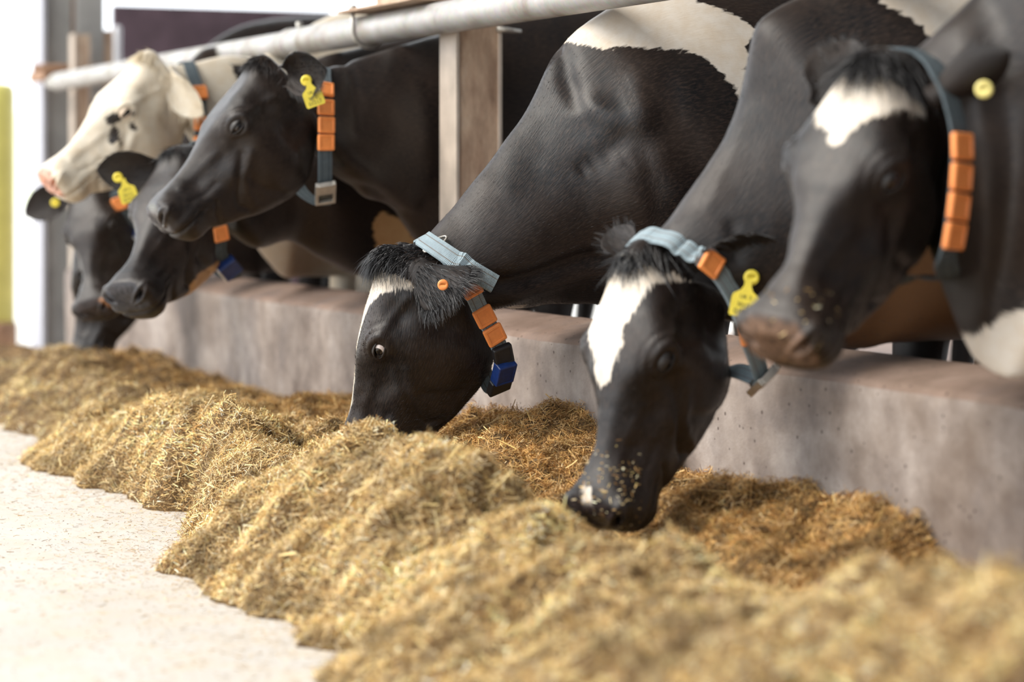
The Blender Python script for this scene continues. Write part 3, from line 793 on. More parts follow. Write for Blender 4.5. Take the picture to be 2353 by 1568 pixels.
    for sx in (-1, 1):
        for yy, fr in ((ys + .20, True), (ys + 1.60, False)):
            v, f = leg_mesh(bx + sx * hw * .5, yy, fr); addm(v, f)
    me2 = mesh_py('limbs', EV, EF); me2.uv_layers.new(name='flow')
    limbs = bpy.data.objects.new('limbs', me2); COL.objects.link(limbs)
    md = body.modifiers.new('join', 'BOOLEAN'); md.operation = 'UNION'; md.solver = 'EXACT'; md.object = limbs
    dg = bpy.context.evaluated_depsgraph_get(); dg.update()
    res = bpy.data.meshes.new_from_object(body.evaluated_get(dg), preserve_all_data_layers=True, depsgraph=dg)
    if len(res.vertices) < .8 * len(me.vertices):
        print('SELF', n, len(res.vertices)); md.use_self = True; dg.update()
        res = bpy.data.meshes.new_from_object(body.evaluated_get(dg), preserve_all_data_layers=True, depsgraph=dg)
    body.modifiers.clear(); bpy.data.objects.remove(limbs)
    if len(res.vertices) > .8 * len(me.vertices): body.data = res; res.name = 'body'
    else: print('BOOLEAN FAILED', n, len(res.vertices), len(me.vertices))
    me = body.data
    # ---- coat field per vertex
    nv = len(me.vertices); co = np.empty(nv * 3, np.float32); me.vertices.foreach_get('co', co); co = co.reshape(-1, 3).astype(float)
    h = ((co - t) @ R) / s
    f = np.full(nv, .12 if white else -.12)
    for space, sign, poly in d['patch']:
        if space == 'top': sd_ = sdf_poly(h[:, 0], h[:, 1], poly); sd_ = np.where((h[:, 2] > -.07) & (h[:, 0] < .6) & (h[:, 0] > -.08), sd_, -.12)
        elif space == 'sideL': sd_ = sdf_poly(h[:, 0], h[:, 2], poly); sd_ = np.where((h[:, 1] > .02) & (np.abs(h[:, 0] - .27) < .32), sd_, -.12)
        else: sd_ = sdf_poly(co[:, 1], co[:, 2], poly)
        f = np.maximum(f, sd_) if sign > 0 else np.minimum(f, -sd_)
    nose = sstep(.497, .516, h[:, 0] + .10 * (h[:, 2] + .03) - .9 * np.maximum(np.abs(h[:, 1]) - .045, 0)) * sstep(-.098, -.086, h[:, 2]) * (np.abs(h[:, 1]) < .1)
    tan = np.zeros(nv)
    for c, rad, amt in d.get('tan', []):
        tan = np.maximum(tan, amt * (1 - sstep(rad * .5, rad, np.linalg.norm(co - np.array(c), axis=1))))
    col = np.stack([np.clip(.5 + f * 2.5, 0, 1), nose, tan, np.ones(nv)], 1).astype(np.float32)
    at = me.color_attributes.new('coat', 'FLOAT_COLOR', 'POINT'); at.data.foreach_set('color', col.ravel())
    me.materials.clear(); me.materials.append(mat)
    me.polygons.foreach_set('material_index', np.zeros(len(me.polygons), np.int32))
    me.polygons.foreach_set('use_smooth', np.ones(len(me.polygons), bool)); me.update()
    body.parent = root; body.matrix_parent_inverse = root.matrix_basis.inverted()
    bvh = BVHTree.FromPolygons([Vector(v) for v in co], [tuple(p.vertices) for p in me.polygons])
    # ---- eyes
    E1, E2, E3 = R[:, 0], R[:, 1], R[:, 2]
    for sd in (1, -1):
        tgt = t + s * (R @ (ec * np.array([1, sd, 1])))
        nrm_e = Vector(R @ np.array([.14, sd * .97, .20])).normalized()
        hit = bvh.ray_cast(Vector(tgt) + nrm_e * .06, -nrm_e, .12)
        base_e = hit[0] if hit[0] is not None else Vector(tgt)
        cen = base_e - nrm_e * (.0095 * s)
        xax = nrm_e
        if open_eye and sd == 1: xax = (nrm_e + Vector(E1) * .55 + Vector(E3) * .12).normalized()
        ax = Vector(E1); ax = (ax - xax * ax.dot(xax)).normalized(); zx = xax.cross(ax)
        Mx = Matrix((( xax.x, ax.x, zx.x, cen.x), (xax.y, ax.y, zx.y, cen.y), (xax.z, ax.z, zx.z, cen.z), (0, 0, 0, 1)))
        bm = bmesh.new(); bmesh.ops.create_uvsphere(bm, u_segments=28, v_segments=18, radius=.0185 * s)
        me_e = bpy.data.meshes.new('eyeball'); bm.to_mesh(me_e); bm.free()
        eb = link('eyeball', me_e, M['eye_white' if open_eye else 'eye'], root, True); eb.matrix_basis = Mx
        # lids: lunes about the corner axis
        ax0 = Vector(E1); ax0 = (ax0 - nrm_e * ax0.dot(nrm_e)).normalized(); up0 = nrm_e.cross(ax0)
        if up0.dot(Vector(E3)) < 0: up0 = -up0
        for (a0, a1, r0) in ((lid[0], 118, .0196), (lid[1], -112, .0194)):
            Vl = []; Fl_ = []; na_, nb_ = 10, 17
            for layer in (0, 1):
                for ia in range(na_):
                    a_ = math.radians(a0 + (a1 - a0) * ia / (na_ - 1))
                    for ib in range(nb_):
                        b_ = math.pi * (ib / (nb_ - 1))
                        rr = (r0 + (.0030 if layer else 0) * (1 - .5 * ia / na_)) * s
                        pt = cen + ax0 * (-math.cos(b_) * rr * 1.22) + (nrm_e * math.cos(a_) + up0 * math.sin(a_)) * (math.sin(b_) * rr)
                        Vl.append(pt)
            q_ = na_ * nb_
            for ia in range(na_ - 1):
                for ib in range(nb_ - 1):
                    k0 = ia * nb_ + ib
                    Fl_.append((k0, k0 + nb_, k0 + nb_ + 1, k0 + 1)); Fl_.append((q_ + k0, q_ + k0 + 1, q_ + k0 + nb_ + 1, q_ + k0 + nb_))
            for ib in range(nb_ - 1): Fl_.append((ib, ib + 1, q_ + ib + 1, q_ + ib))
            ml_ = mesh_py('eyelid', Vl, Fl_)
            link('eyelid', ml_, M['lid_pale' if white else 'lid'], eb, True)
    # ---- poll tuft
    g = np.random.default_rng(abs(hash(n)) % 1000 if False else ord(n))
    hm, cnt, ln, style = tuft
    if cnt:
        u0 = g.uniform(-.04, .03, cnt); y0 = g.normal(0, .032, cnt)
        roots, dirs, bends = [], [], []
        for a_, b_ in zip(u0, y0):
            o_ = t + s * (R @ np.array([a_, b_, .10])); dn = -(R @ np.array([0, 0, 1.0]))
            hit = bvh.ray_cast(Vector(o_), Vector(dn), .3)
            if hit[0] is None: continue
            roots.append(np.array(hit[0]) - R[:, 2] * .002)
            if style == 'roll':
                dirs.append(R @ np.array([-.35 + .3 * g.random() - a_ * 4, b_ * 6 + g.normal(0, .12), 1.0])); bends.append(R @ np.array([1.2 + .2 * g.normal(), b_ * 3, -.75 + .25 * g.normal()]))
            elif style == 'fringe':
                dirs.append(R @ np.array([.8 + .3 * g.normal(), b_ * 7 + g.normal(0, .25), .55])); bends.append(R @ np.array([.4 + .3 * g.normal(), b_ * 4 + g.normal(0, .3), -.55 + .2 * g.normal()]))
            else:
                dirs.append(R @ np.array([.7 + .25 * g.normal(), b_ * 8 + g.normal(0, .2), .35])); bends.append(R @ np.array([.2, b_ * 4 + g.normal(0, .2), -.35 + .15 * g.normal()]))
        roots = np.array(roots); k = len(roots)
        fl_ = ribbons('forelock', roots, np.array(dirs), np.array(bends), ln * (.6 + .6 * g.random(k)), .0022, M[hm], root, 5, ord(n)); tag(fl_, kind='stuff')
    # ---- ear fringe
    if earhair:
        for ei, info in enumerate(ears):
            idx_ = info['idx']; Vv = info['V']; rts, drs, bds, lns = [], [], [], []
            w, e_, f_ = info['w'], info['e'], info['f'] * d.get('hairside', 1); hl = 1.15 if d.get('hairside') else .6; k1 = info['ns'] * info['na'] if d.get('hairside') else 0
            m_ = d.get('earn', 500)
            for _ in range(m_):
                edge = g.random() < .45
                i_ = int(g.integers(3, info['ns'] - 1)); 
                if edge: j_ = 0 if g.random() < .5 else info['na'] - 1
                else: j_ = int(g.integers(2, info['na'] - 2))
                p0 = Vv[k1 + idx_[i_, j_]] + (Vv[k1 + idx_[i_ + 1, j_]] - Vv[k1 + idx_[i_, j_]]) * g.random() if i_ < info['ns'] - 1 else Vv[k1 + idx_[i_, j_]]
                a_ = info['A'][j_]
                if edge: dd = w * np.sign(a_) * .55 + f_ * .35 + e_ * (.8 + .25 * g.normal()) + np.array([0, 0, -.35]); L_ = .012 + .022 * g.random()
                else: dd = f_ * .38 + e_ * (.9 + .2 * g.normal()) + w * g.normal() * .22 + np.array([0, 0, -.3]); L_ = .012 + .024 * g.random()
                rts.append(p0); drs.append(dd); bds.append(e_ * .4 + np.array([0, 0, -.25]) + g.normal(0, .12, 3)); lns.append(L_ * hl)
            eh_ = ribbons('ear_hair', np.array(rts), np.array(drs), np.array(bds), np.array(lns), .0012, M[earhair], root, 3, ord(n) + ei); tag(eh_, kind='stuff')
    # ---- short coat hair standing off the skin
    if d.get('fuzz'):
        m_ = d['fuzz']; i_ = g.integers(6, nr - 40, m_); j_ = g.integers(0, npj, m_)
        Hn = ((P - t) @ R) / s
        rt_ = P[i_, j_]; du = np.gradient(P, axis=0)[i_, j_]; du /= np.linalg.norm(du, axis=1)[:, None]; nn2 = grid_normals(P)[i_, j_]
        f0 = np.full(m_, -.12); hh = Hn[i_, j_]
        for space, sign, poly in d['patch']:
            sd_ = sdf_poly(hh[:, 0], hh[:, 1], poly) if space == 'top' else sdf_poly(rt_[:, 1], rt_[:, 2], poly)
            if space == 'top': sd_ = np.where((hh[:, 2] > -.07) & (hh[:, 0] < .6) & (hh[:, 0] > -.08), sd_, -.12)
            f0 = np.maximum(f0, sd_)
        okk = (np.linalg.norm((hh - ec * np.array([1, 1, 1])), axis=1) > .03) & (rt_[:, 1] < .55)
        for sel, mt, nm in ((okk & (f0 < -.004), 'hair_grey', 'coat_hair'), (okk & (f0 > .006), 'hair_pale', 'pale_coat_hair')):
            r_ = rt_[sel]; k = len(r_)
            if not k: continue
            dd = du[sel] * .9 + nn2[sel] * (.12 + .16 * g.random((k, 1))) + g.normal(0, .12, (k, 3)) + np.array([0, 0, -.25])
            hz = ribbons(nm, r_ - nn2[sel] * .0008, dd, g.normal(0, .1, (k, 3)) - nn2[sel] * .12, .006 + .005 * g.random(k), .0006, M[mt], root, 2, ord(n) + 7); tag(hz, kind='stuff')
    COWOBJ[n] = dict(root=root, bvh=bvh, ears=ears, R=R, t=t, s=s)
    return root
COWS = {'A': {'R': [[0.1562, 0.8804, 0.4478], [-0.4949, 0.4621, -0.7359], [-0.8548, -0.1066, 0.5079]],
       't': [-3.5805, -0.2784, 1.0301],
       's': 1.0156,
       'rings': [([-3.6, -0.1934, 1.0446], [-3.6, -0.1437, 0.8139], 0.065, 0.1, 0.08), ([-3.56, -0.1569, 1.0838], [-3.56, -0.1343, 0.6616], 0.07, 0.11, 0.085), ([-3.54, -0.1026, 1.141], [-3.54, -0.1026, 0.5134], 0.08, 0.11, 0.055),
                 ([-3.47, -0.0567, 1.2053], [-3.47, -0.0703, 0.4833], 0.11, 0.16, 0.08)],
       'body': (-3.42, 0.16, 0.3),
       'patch': [('top', 1,
                  [(0.042, -0.061), (0.028, -0.042), (0.036, 0.004), (0.04, 0.043), (0.048, 0.084), (0.059, 0.095), (0.083, 0.079), (0.109, 0.061), (0.136, 0.029), (0.161, 0.02), (0.191, 0.008), (0.184, -0.011), (0.162, -0.025),
                   (0.136, -0.057), (0.113, -0.076), (0.073, -0.073)]),
                 ('body', 1, [(-0.092, 0.592), (-0.112, 0.557), (-0.127, 0.525), (-0.127, 0.436), (0.113, 0.426), (0.113, 0.69), (-0.031, 0.663), (-0.075, 0.62)])],
       'ears': [(1, [-3.4889, -0.2267, 0.9612], [-3.3929, -0.1359, 1.0476], [-0.9552, 0.3124, 0.1]), (-1, [-3.673, -0.3219, 0.9595], [-3.7122, -0.2666, 1.0874], [0.4895, -0.872, 0.0])],
       'collar': {'pts': [[-3.57, -0.1979, 1.0416], [-3.4899, -0.2084, 1.004], [-3.4495, -0.2049, 0.9322], [-3.4392, -0.2049, 0.873], [-3.4376, -0.2112, 0.7994], [-3.4403, -0.2208, 0.7258], [-3.462, -0.2166, 0.6883],
                          [-3.5844, -0.1414, 0.6532]],
                  'lat': [0.9689, 0.2474, 0.0],
                  'P0': [-3.57, -0.1979, 1.0416]},
       'tag': {'btn': [-3.4123, -0.1725, 0.9794], 'nrm': [3.4123, -2.3775, -0.1594]},
       'earn': 250,
       'dz': 0.05,
       'earw': [0.62, 0.85]},
 'B': {'R': [[0.108, 0.9298, 0.352], [-0.2792, 0.3681, -0.8869], [-0.9542, -0.0025, 0.2993]],
       't': [-4.2881, -0.3783, 0.6807],
       's': 1.0019,
       'rings': [([-4.3, -0.3328, 0.7218], [-4.3, -0.1514, 0.535], 0.065, 0.11, 0.09), ([-4.27, -0.2917, 0.7784], [-4.27, -0.0623, 0.508], 0.07, 0.12, 0.095), ([-4.24, -0.1898, 0.9522], [-4.24, 0.0117, 0.4857], 0.08, 0.15, 0.1),
                 ([-4.22, -0.1345, 1.1612], [-4.22, 0.1025, 0.4712], 0.1, 0.2, 0.13)],
       'body': (-4.2, 0.12, 0.3),
       'patch': [('top', 1,
                  [(0.003, -0.045), (0.015, -0.007), (0.028, 0.036), (0.037, 0.083), (0.06, 0.061), (0.1, 0.049), (0.158, 0.02), (0.219, 0.019), (0.255, 0.006), (0.285, -0.02), (0.249, -0.036), (0.21, -0.052), (0.172, -0.083),
                   (0.123, -0.088), (0.064, -0.081), (0.015, -0.071)]),
                 ('top', 1, [(0.472, -0.016), (0.472, 0.006), (0.497, 0.011), (0.533, 0.038), (0.546, 0.033), (0.536, 0.002), (0.521, -0.016)]),
                 ('body', 1, [(0.067, 1.182), (0.097, 1.162), (0.122, 1.141), (0.142, 1.108), (0.147, 1.066), (0.167, 1.088), (0.187, 1.084), (0.31, 1.198), (0.279, 1.282), (0.097, 1.275)])],
       'ears': [(1, [-4.2404, -0.3028, 0.664], [-4.128, -0.1451, 0.6764], [0.6511, -0.5061, -0.5]), (-1, [-4.3873, -0.3456, 0.6599], [-4.4613, -0.362, 0.7378], [0.8744, -0.4954, 0.1])],
       'collar': {'pts': [[-4.28, -0.3547, 0.7137], [-4.2214, -0.3416, 0.7088], [-4.1878, -0.3064, 0.681], [-4.1816, -0.2613, 0.6465], [-4.1847, -0.2206, 0.59], [-4.1897, -0.1963, 0.529], [-4.2186, -0.1542, 0.4655],
                          [-4.2548, -0.1266, 0.429], [-4.3228, -0.1438, 0.4405]],
                  'lat': [0.9801, 0.1987, 0.0],
                  'P0': [-4.28, -0.3547, 0.7137]},
       'tag': {'btn': [-4.1511, -0.2033, 0.6355], 'plate': [-4.151, -0.218, 0.5914], 'top': [0.0792, 0.1794, 0.9806], 'nrm': [4.1511, -2.3467, 0.1845]},
       'relief': [([(-0.364, 0.705), (-0.288, 0.813), (-0.212, 0.956)], 0.03, 0.006), ([(-0.231, 0.738), (-0.226, 0.67)], 0.01, -0.005)],
       'tan': [([-4.05, 0.1062, 0.5465], 0.26, 0.85), ([-4.05, -0.108, 1.1594], 0.06, 0.5)],
       'earn': 220,
       'fuzz': 16000,
       'dz': 0.05,
       'earw': [1.1, 0.6]},
 'C': {'R': [[-0.2269, 0.9305, -0.2874], [-0.1855, -0.331, -0.9252], [-0.9561, -0.1566, 0.2477]],
       't': [-5.4511, -0.4635, 0.6469],
       's': 1.014,
       'rings': [([-5.44, -0.4142, 0.6666], [-5.44, -0.1908, 0.5255], 0.065, 0.105, 0.085), ([-5.44, -0.3462, 0.7218], [-5.44, -0.1383, 0.5158], 0.07, 0.115, 0.085), ([-5.43, -0.2357, 0.8381], [-5.43, -0.0367, 0.526], 0.075, 0.13, 0.085),
                 ([-5.43, -0.1017, 1.0173], [-5.43, 0.0769, 0.5184], 0.085, 0.17, 0.11), ([-5.42, -0.0212, 1.1827], [-5.42, 0.2055, 0.4507], 0.11, 0.22, 0.15)],
       'body': (-5.42, 0.1, 0.3),
       'patch': [('top', 1, [(0.035, -0.05), (0.03, 0.035), (0.035, 0.092), (0.075, 0.078), (0.12, 0.05), (0.17, 0.026), (0.23, 0.012), (0.31, 0.011), (0.38, 0.008), (0.4, 0), (0.36, -0.015), (0.25, -0.02), (0.16, -0.05), (0.06, -0.06)]),
                 ('body', 1,
                  [(-0.082, 1.198), (-0.054, 1.202), (-0.002, 1.167), (0.045, 1.152), (0.098, 1.155), (0.151, 1.149), (0.223, 1.149), (0.277, 1.12), (0.313, 1.068), (0.343, 1.015), (0.37, 0.967), (0.395, 1.015), (0.38, 1.069),
                   (0.368, 1.099), (0.392, 1.107), (0.376, 1.135), (0.376, 1.165), (0.395, 1.182), (0.427, 1.171), (0.423, 1.199), (0.395, 1.232), (0.356, 1.245), (0.301, 1.27), (0.199, 1.331), (0.01, 1.324)]),
                 ('body', 1, [(-0.221, 0.48), (-0.198, 0.511), (-0.175, 0.52), (-0.135, 0.521), (-0.146, 0.494), (-0.198, 0.432)])],
       'ears': [(1, [-5.3671, -0.4361, 0.6217], [-5.1996, -0.3768, 0.5624], [-1.0158, 0.1752, -0.2]), (-1, [-5.503, -0.3877, 0.6445], [-5.6729, -0.3579, 0.5598], [-0.0487, -0.853, 0.0])],
       'collar': {'pts': [[-5.44, -0.3836, 0.6873], [-5.3784, -0.3711, 0.6676], [-5.3307, -0.3457, 0.6249], [-5.3076, -0.316, 0.5713], [-5.3043, -0.2836, 0.5054], [-5.3065, -0.2555, 0.46], [-5.3238, -0.2275, 0.4092],
                          [-5.3533, -0.2204, 0.365], [-5.4223, -0.2077, 0.3172]],
                  'lat': [0.995, -0.0998, 0.0],
                  'P0': [-5.44, -0.3836, 0.6873]},
       'tag': {'btn': [-5.2176, -0.4221, 0.5838], 'nrm': [5.2176, -2.1279, 0.2362]},
       'relief': [([(-0.249, 0.573), (-0.146, 0.592), (-0.031, 0.633), (0.063, 0.642), (0.158, 0.673)], 0.022, -0.022), ([(-0.226, 0.531), (-0.135, 0.566), (-0.031, 0.591), (0.063, 0.61)], 0.02, 0.01),
                  ([(-0.035, 1.15), (-0.037, 1.087), (-0.029, 1.013)], 0.02, -0.016), ([(0.116, 1.075), (0.098, 0.99), (0.127, 0.885), (0.175, 0.79)], 0.03, 0.014),
                  ([(0.145, 1.065), (0.151, 0.98), (0.199, 0.917), (0.223, 0.822)], 0.02, -0.01), ([(-0.017, 1.011), (0.077, 0.96), (0.124, 1.002)], 0.03, 0.012), ([(-0.005, 0.875), (0.065, 0.938), (0.112, 0.917)], 0.025, -0.012),
                  ([(-0.036, 0.859), (-0.033, 0.848)], 0.007, -0.008), ([(-0.001, 0.883), (0.004, 0.879)], 0.007, 0.008), ([(0.035, 0.883), (0.037, 0.877)], 0.007, 0.008), ([(0.078, 0.867), (0.082, 0.86)], 0.007, 0.008),
                  ([(0.058, 0.896), (0.064, 0.894)], 0.006, 0.006)],
       'hairside': -1,
       'flap': [[-5.411, -0.3952, 0.688], [-5.3543, -0.3809, 0.6662], [-5.3108, -0.3483, 0.6359], [-5.2867, -0.308, 0.6071], [-5.2773, -0.2647, 0.5809]],
       'earw': 1.15,
       'earn': 4200,
       'fuzz': 60000,
       'dz': 0.05},
 'D': {'R': [[-0.0144, 0.9995, 0.0274], [-0.6256, 0.0124, -0.7801], [-0.78, -0.0284, 0.6251]],
       't': [-6.5028, -0.4395, 1.1597],
       's': 1.0114,
       'rings': [([-6.53, -0.3702, 1.121], [-6.53, -0.2397, 0.8784], 0.065, 0.115, 0.09), ([-6.57, -0.2388, 1.1499], [-6.57, -0.1191, 0.7822], 0.07, 0.12, 0.09), ([-6.62, -0.0532, 1.2014], [-6.62, -0.0124, 0.7461], 0.08, 0.13, 0.09),
                 ([-6.66, 0.1481, 1.2582], [-6.66, 0.0925, 0.6422], 0.1, 0.15, 0.1)],
       'body': (-6.68, 0.28, 0.27),
       'patch': [],
       'ears': [(1, [-6.4315, -0.3952, 1.1229], [-6.2401, -0.3674, 1.1248], [0.1747, -0.8423, -0.2]), (-1, [-6.5771, -0.397, 1.127], [-6.7429, -0.3192, 1.1025], [-0.5976, -0.6107, 0.0])],
       'collar': {'pts': [[-6.56, -0.2476, 1.1493], [-6.5, -0.2647, 1.1254], [-6.435, -0.285, 1.0856], [-6.41, -0.2925, 1.0054], [-6.408, -0.2932, 0.9322], [-6.42, -0.289, 0.8591], [-6.46, -0.2762, 0.7979], [-6.56, -0.2463, 0.7601]],
                  'lat': [1.0, 0.0, 0.0],
                  'P0': [-6.56, -0.2476, 1.1493]},
       'tag': {'btn': [-6.306, -0.3835, 1.1034], 'plate': [-6.2935, -0.3702, 1.0649], 'top': [-0.1334, -0.3022, 0.9439], 'nrm': [6.306, -2.1665, -0.2834]},
       'relief': [([(-0.209, 0.885), (-0.089, 0.823), (0.032, 0.759)], 0.02, 0.01), ([(-0.223, 0.822), (-0.103, 0.797), (0.005, 0.734)], 0.015, -0.008), ([(-0.169, 1.161), (-0.169, 1.061), (-0.183, 0.973)], 0.02, -0.008)],
       'earw': 1.0,
       'earn': 900,
       'dz': 0.07},
 'E': {'R': [[0.4717, 0.7976, 0.376], [-0.4658, 0.5875, -0.6617], [-0.7487, 0.137, 0.6486]],
       't': [-7.0376, -0.5364, 0.9125],
       's': 1.0109,
       'rings': [([-7.07, -0.4729, 0.941], [-7.07, -0.3636, 0.6705], 0.065, 0.11, 0.09), ([-7.1, -0.3681, 0.9753], [-7.1, -0.271, 0.6198], 0.07, 0.115, 0.09), ([-7.14, -0.2019, 1.065], [-7.14, -0.1666, 0.6446], 0.08, 0.14, 0.09),
                 ([-7.18, -0.0459, 1.2184], [-7.18, -0.0242, 0.5837], 0.11, 0.2, 0.13)],
       'body': (-7.29, 0.22, 0.265),
       'patch': [('sideL', 1, [(0.333, -0.196), (0.282, -0.223), (0.22, -0.247), (0.217, -0.282), (0.257, -0.28), (0.314, -0.261), (0.377, -0.243), (0.408, -0.219), (0.364, -0.214)]),
                 ('body', 1, [(0.108, 0.725), (0.156, 0.733), (0.214, 0.694), (0.258, 0.632), (0.258, 0.577), (0.149, 0.579), (0.12, 0.633), (0.102, 0.688)])],
       'ears': [(-1, [-7.1165, -0.5424, 0.8665], [-7.1613, -0.7521, 0.8554], [0.8744, -0.4954, -0.25]), (1, [-7.0004, -0.4569, 0.8864], [-7.1737, -0.4148, 0.8227], [0.1236, -0.7104, 0.0])],
       'collar': {'pts': [[-7.07, -0.4566, 0.9543], [-6.9638, -0.4773, 0.8485], [-6.9395, -0.4712, 0.745], [-6.9464, -0.4624, 0.6671], [-6.9602, -0.4448, 0.6148], [-7.011, -0.3954, 0.5775], [-7.0931, -0.3426, 0.5304]],
                  'lat': [0.9801, 0.1987, 0.0],
                  'P0': [-7.07, -0.4566, 0.9543]},
       'tag': {'btn': [-7.1361, -0.6958, 0.8383], 'plate': [-7.1191, -0.6722, 0.7964], 'top': [-0.1334, -0.3022, 0.9439], 'nrm': [7.1361, -1.8542, -0.0183]},
       'tan': [],
       'earn': 250,
       'dz': 0.05},
 'F': {'R': [[0.01, 0.9745, 0.2241], [-0.6887, 0.1692, -0.7051], [-0.725, -0.1472, 0.6728]],
       't': [-7.6497, -0.4536, 1.227],
       's': 0.9901,
       'rings': [([-7.69, -0.401, 1.2069], [-7.69, -0.2834, 0.9588], 0.065, 0.115, 0.09), ([-7.71, -0.3145, 1.2167], [-7.71, -0.2105, 0.8229], 0.07, 0.12, 0.09), ([-7.75, -0.1683, 1.2432], [-7.75, -0.0928, 0.6629], 0.085, 0.15, 0.1),
                 ([-7.8, -0.0233, 1.2516], [-7.8, 0.0614, 0.4986], 0.11, 0.2, 0.13)],
       'body': (-7.9, 0.16, 0.265),
       'patch': [('sideL', -1, [(0.259, -0.005), (0.229, -0.002), (0.186, -0.04), (0.193, -0.05), (0.221, -0.031), (0.241, -0.038), (0.258, -0.034), (0.269, -0.023)]),
                 ('sideL', -1, [(0.262, -0.032), (0.253, -0.042), (0.264, -0.065), (0.283, -0.1), (0.297, -0.104), (0.289, -0.08), (0.306, -0.083), (0.306, -0.062), (0.285, -0.05)]),
                 ('sideL', -1, [(0.216, -0.057), (0.213, -0.068), (0.22, -0.088), (0.229, -0.085), (0.23, -0.071)]), ('body', -1, [(-0.17, 1.215), (-0.12, 1.216), (-0.114, 1.158), (-0.124, 1.099), (-0.15, 1.135), (-0.162, 1.172)]),
                 ('body', -1, [(0.374, 1.371), (0.406, 1.405), (0.477, 1.433), (0.541, 1.506), (1.202, 1.62), (1.202, 1.007), (0.702, 1.077), (0.541, 1.179), (0.493, 1.297), (0.406, 1.339)])],
       'ears': [(1, [-7.5924, -0.4032, 1.1798], [-7.4791, -0.3456, 1.0385], [0.2662, -0.8827, 0.0]), (-1, [-7.7313, -0.4273, 1.2008], [-7.9125, -0.4063, 1.1584], [-0.5976, -0.6107, 0.0])],
       'collar': {'pts': [[-7.7, -0.3145, 1.2119], [-7.6296, -0.3203, 1.1774], [-7.5851, -0.3099, 1.1122], [-7.5751, -0.3085, 1.0414], [-7.5751, -0.31, 0.9638], [-7.6006, -0.2995, 0.8936], [-7.7025, -0.2649, 0.8444]],
                  'lat': [0.9988, 0.05, 0.0],
                  'P0': [-7.7, -0.3145, 1.2119]},
       'tan': [([-7.6, 0.0398, 0.5637], 0.4, 0.55)],  # brisket shade painted into the coat as a tan tint
       'earn': 250,
       'dz': 0.155},
 'G': {'R': [[0.4557, 0.7069, 0.5409], [-0.0988, 0.644, -0.7586], [-0.8846, 0.2923, 0.3634]],
       't': [-8.2166, -0.5314, 0.836],
       's': 0.9283,
       'rings': [([-8.28, -0.4311, 0.8761], [-8.28, -0.2989, 0.6704], 0.065, 0.1, 0.08), ([-8.32, -0.3195, 0.9839], [-8.32, -0.1854, 0.5918], 0.07, 0.12, 0.09), ([-8.34, -0.1638, 1.1943], [-8.34, -0.0355, 0.5275], 0.085, 0.16, 0.1),
                 ([-8.4, -0.0174, 1.3168], [-8.4, 0.1463, 0.46], 0.11, 0.2, 0.13)],
       'body': (-8.51, 0.25, 0.265),
       'patch': [('sideL', 1, [(0.567, 0.027), (0.517, 0.005), (0.452, -0.066), (0.4, -0.147), (0.44, -0.111), (0.477, -0.105), (0.535, -0.051), (0.566, -0.011)])],
       'ears': [(-1, [-8.2915, -0.5358, 0.7979], [-8.326, -0.7149, 0.7177], [0.8744, -0.4954, 0.1]), (1, [-8.197, -0.4497, 0.837], [-8.2173, -0.3237, 0.7321], [0.1236, -0.7104, 0.0])],
       'collar': {'pts': [[-8.25, -0.4388, 0.823], [-8.1652, -0.4422, 0.793], [-8.1362, -0.4344, 0.7483], [-8.1351, -0.4042, 0.6959], [-8.1687, -0.3631, 0.6501], [-8.2918, -0.3036, 0.5938]],
                  'lat': [0.9553, 0.2955, 0.0],
                  'P0': [-8.25, -0.4388, 0.823]},
       'tag': {'btn': [-8.2818, -0.619, 0.7538], 'nrm': [8.2818, -1.931, 0.0662]},
       'earn': 250,
       'dz': 0.1},
 'H': {'R': [[-0.1046, 0.9526, -0.2856], [-0.0412, -0.2911, -0.9558], [-0.9937, -0.0882, 0.0697]],
       't': [-8.7981, -0.4016, 0.6812],
       's': 0.971,
       'rings': [([-8.8, -0.339, 0.7427], [-8.8, -0.1126, 0.5826], 0.065, 0.11, 0.085), ([-8.86, -0.2163, 0.8721], [-8.86, -0.0319, 0.5442], 0.07, 0.12, 0.09), ([-8.93, -0.046, 1.1207], [-8.93, 0.1251, 0.5237], 0.085, 0.16, 0.1),
                 ([-9.02, 0.0999, 1.3183], [-9.02, 0.2923, 0.4512], 0.11, 0.2, 0.13)],
       'body': (-9.12, 0.22, 0.265),
       'patch': [('top', 1, [(0.0, -0.03), (0.0, 0.02), (0.1, 0.03), (0.2, 0.03), (0.24, 0.0), (0.2, -0.03), (0.1, -0.04)])],
       'ears': [(1, [-8.7162, -0.3709, 0.6713], [-8.6093, -0.2175, 0.6645], [0.1236, -0.7104, -0.4]), (-1, [-8.8494, -0.3302, 0.6837], [-9.0277, -0.2902, 0.6912], [-0.5976, -0.6107, 0.0])],
       'earn': 250,
       'dz': 0.19}}

# ------------------------------------------------------------------ collars and ear tags
def catmull(pts, closed, per=14):
    P = np.array(pts, float); n = len(P); out = []
    for i in range(n if closed else n - 1):
        p0, p1, p2, p3 = [P[(i + k) % n] if closed else P[min(max(i + k, 0), n - 1)] for k in (-1, 0, 1, 2)]
        for j in range(per):
            u = j / per
            out.append(.5 * ((2 * p1) + (-p0 + p2) * u + (2 * p0 - 5 * p1 + 4 * p2 - p3) * u * u + (-p0 + 3 * p1 - 3 * p2 + p3) * u**3))
    if not closed: out.append(P[-1])
    return np.array(out)

def push_out(P, bvh, gap):
    out = P.copy()
    for i, p in enumerate(P):
        loc, nr, ix, ds = bvh.find_nearest(Vector(p))
        if loc is None: continue
        sgn = (Vector(p) - loc).dot(nr)
        if sgn < gap: out[i] = np.array(loc) + np.array(nr) * gap
    return out

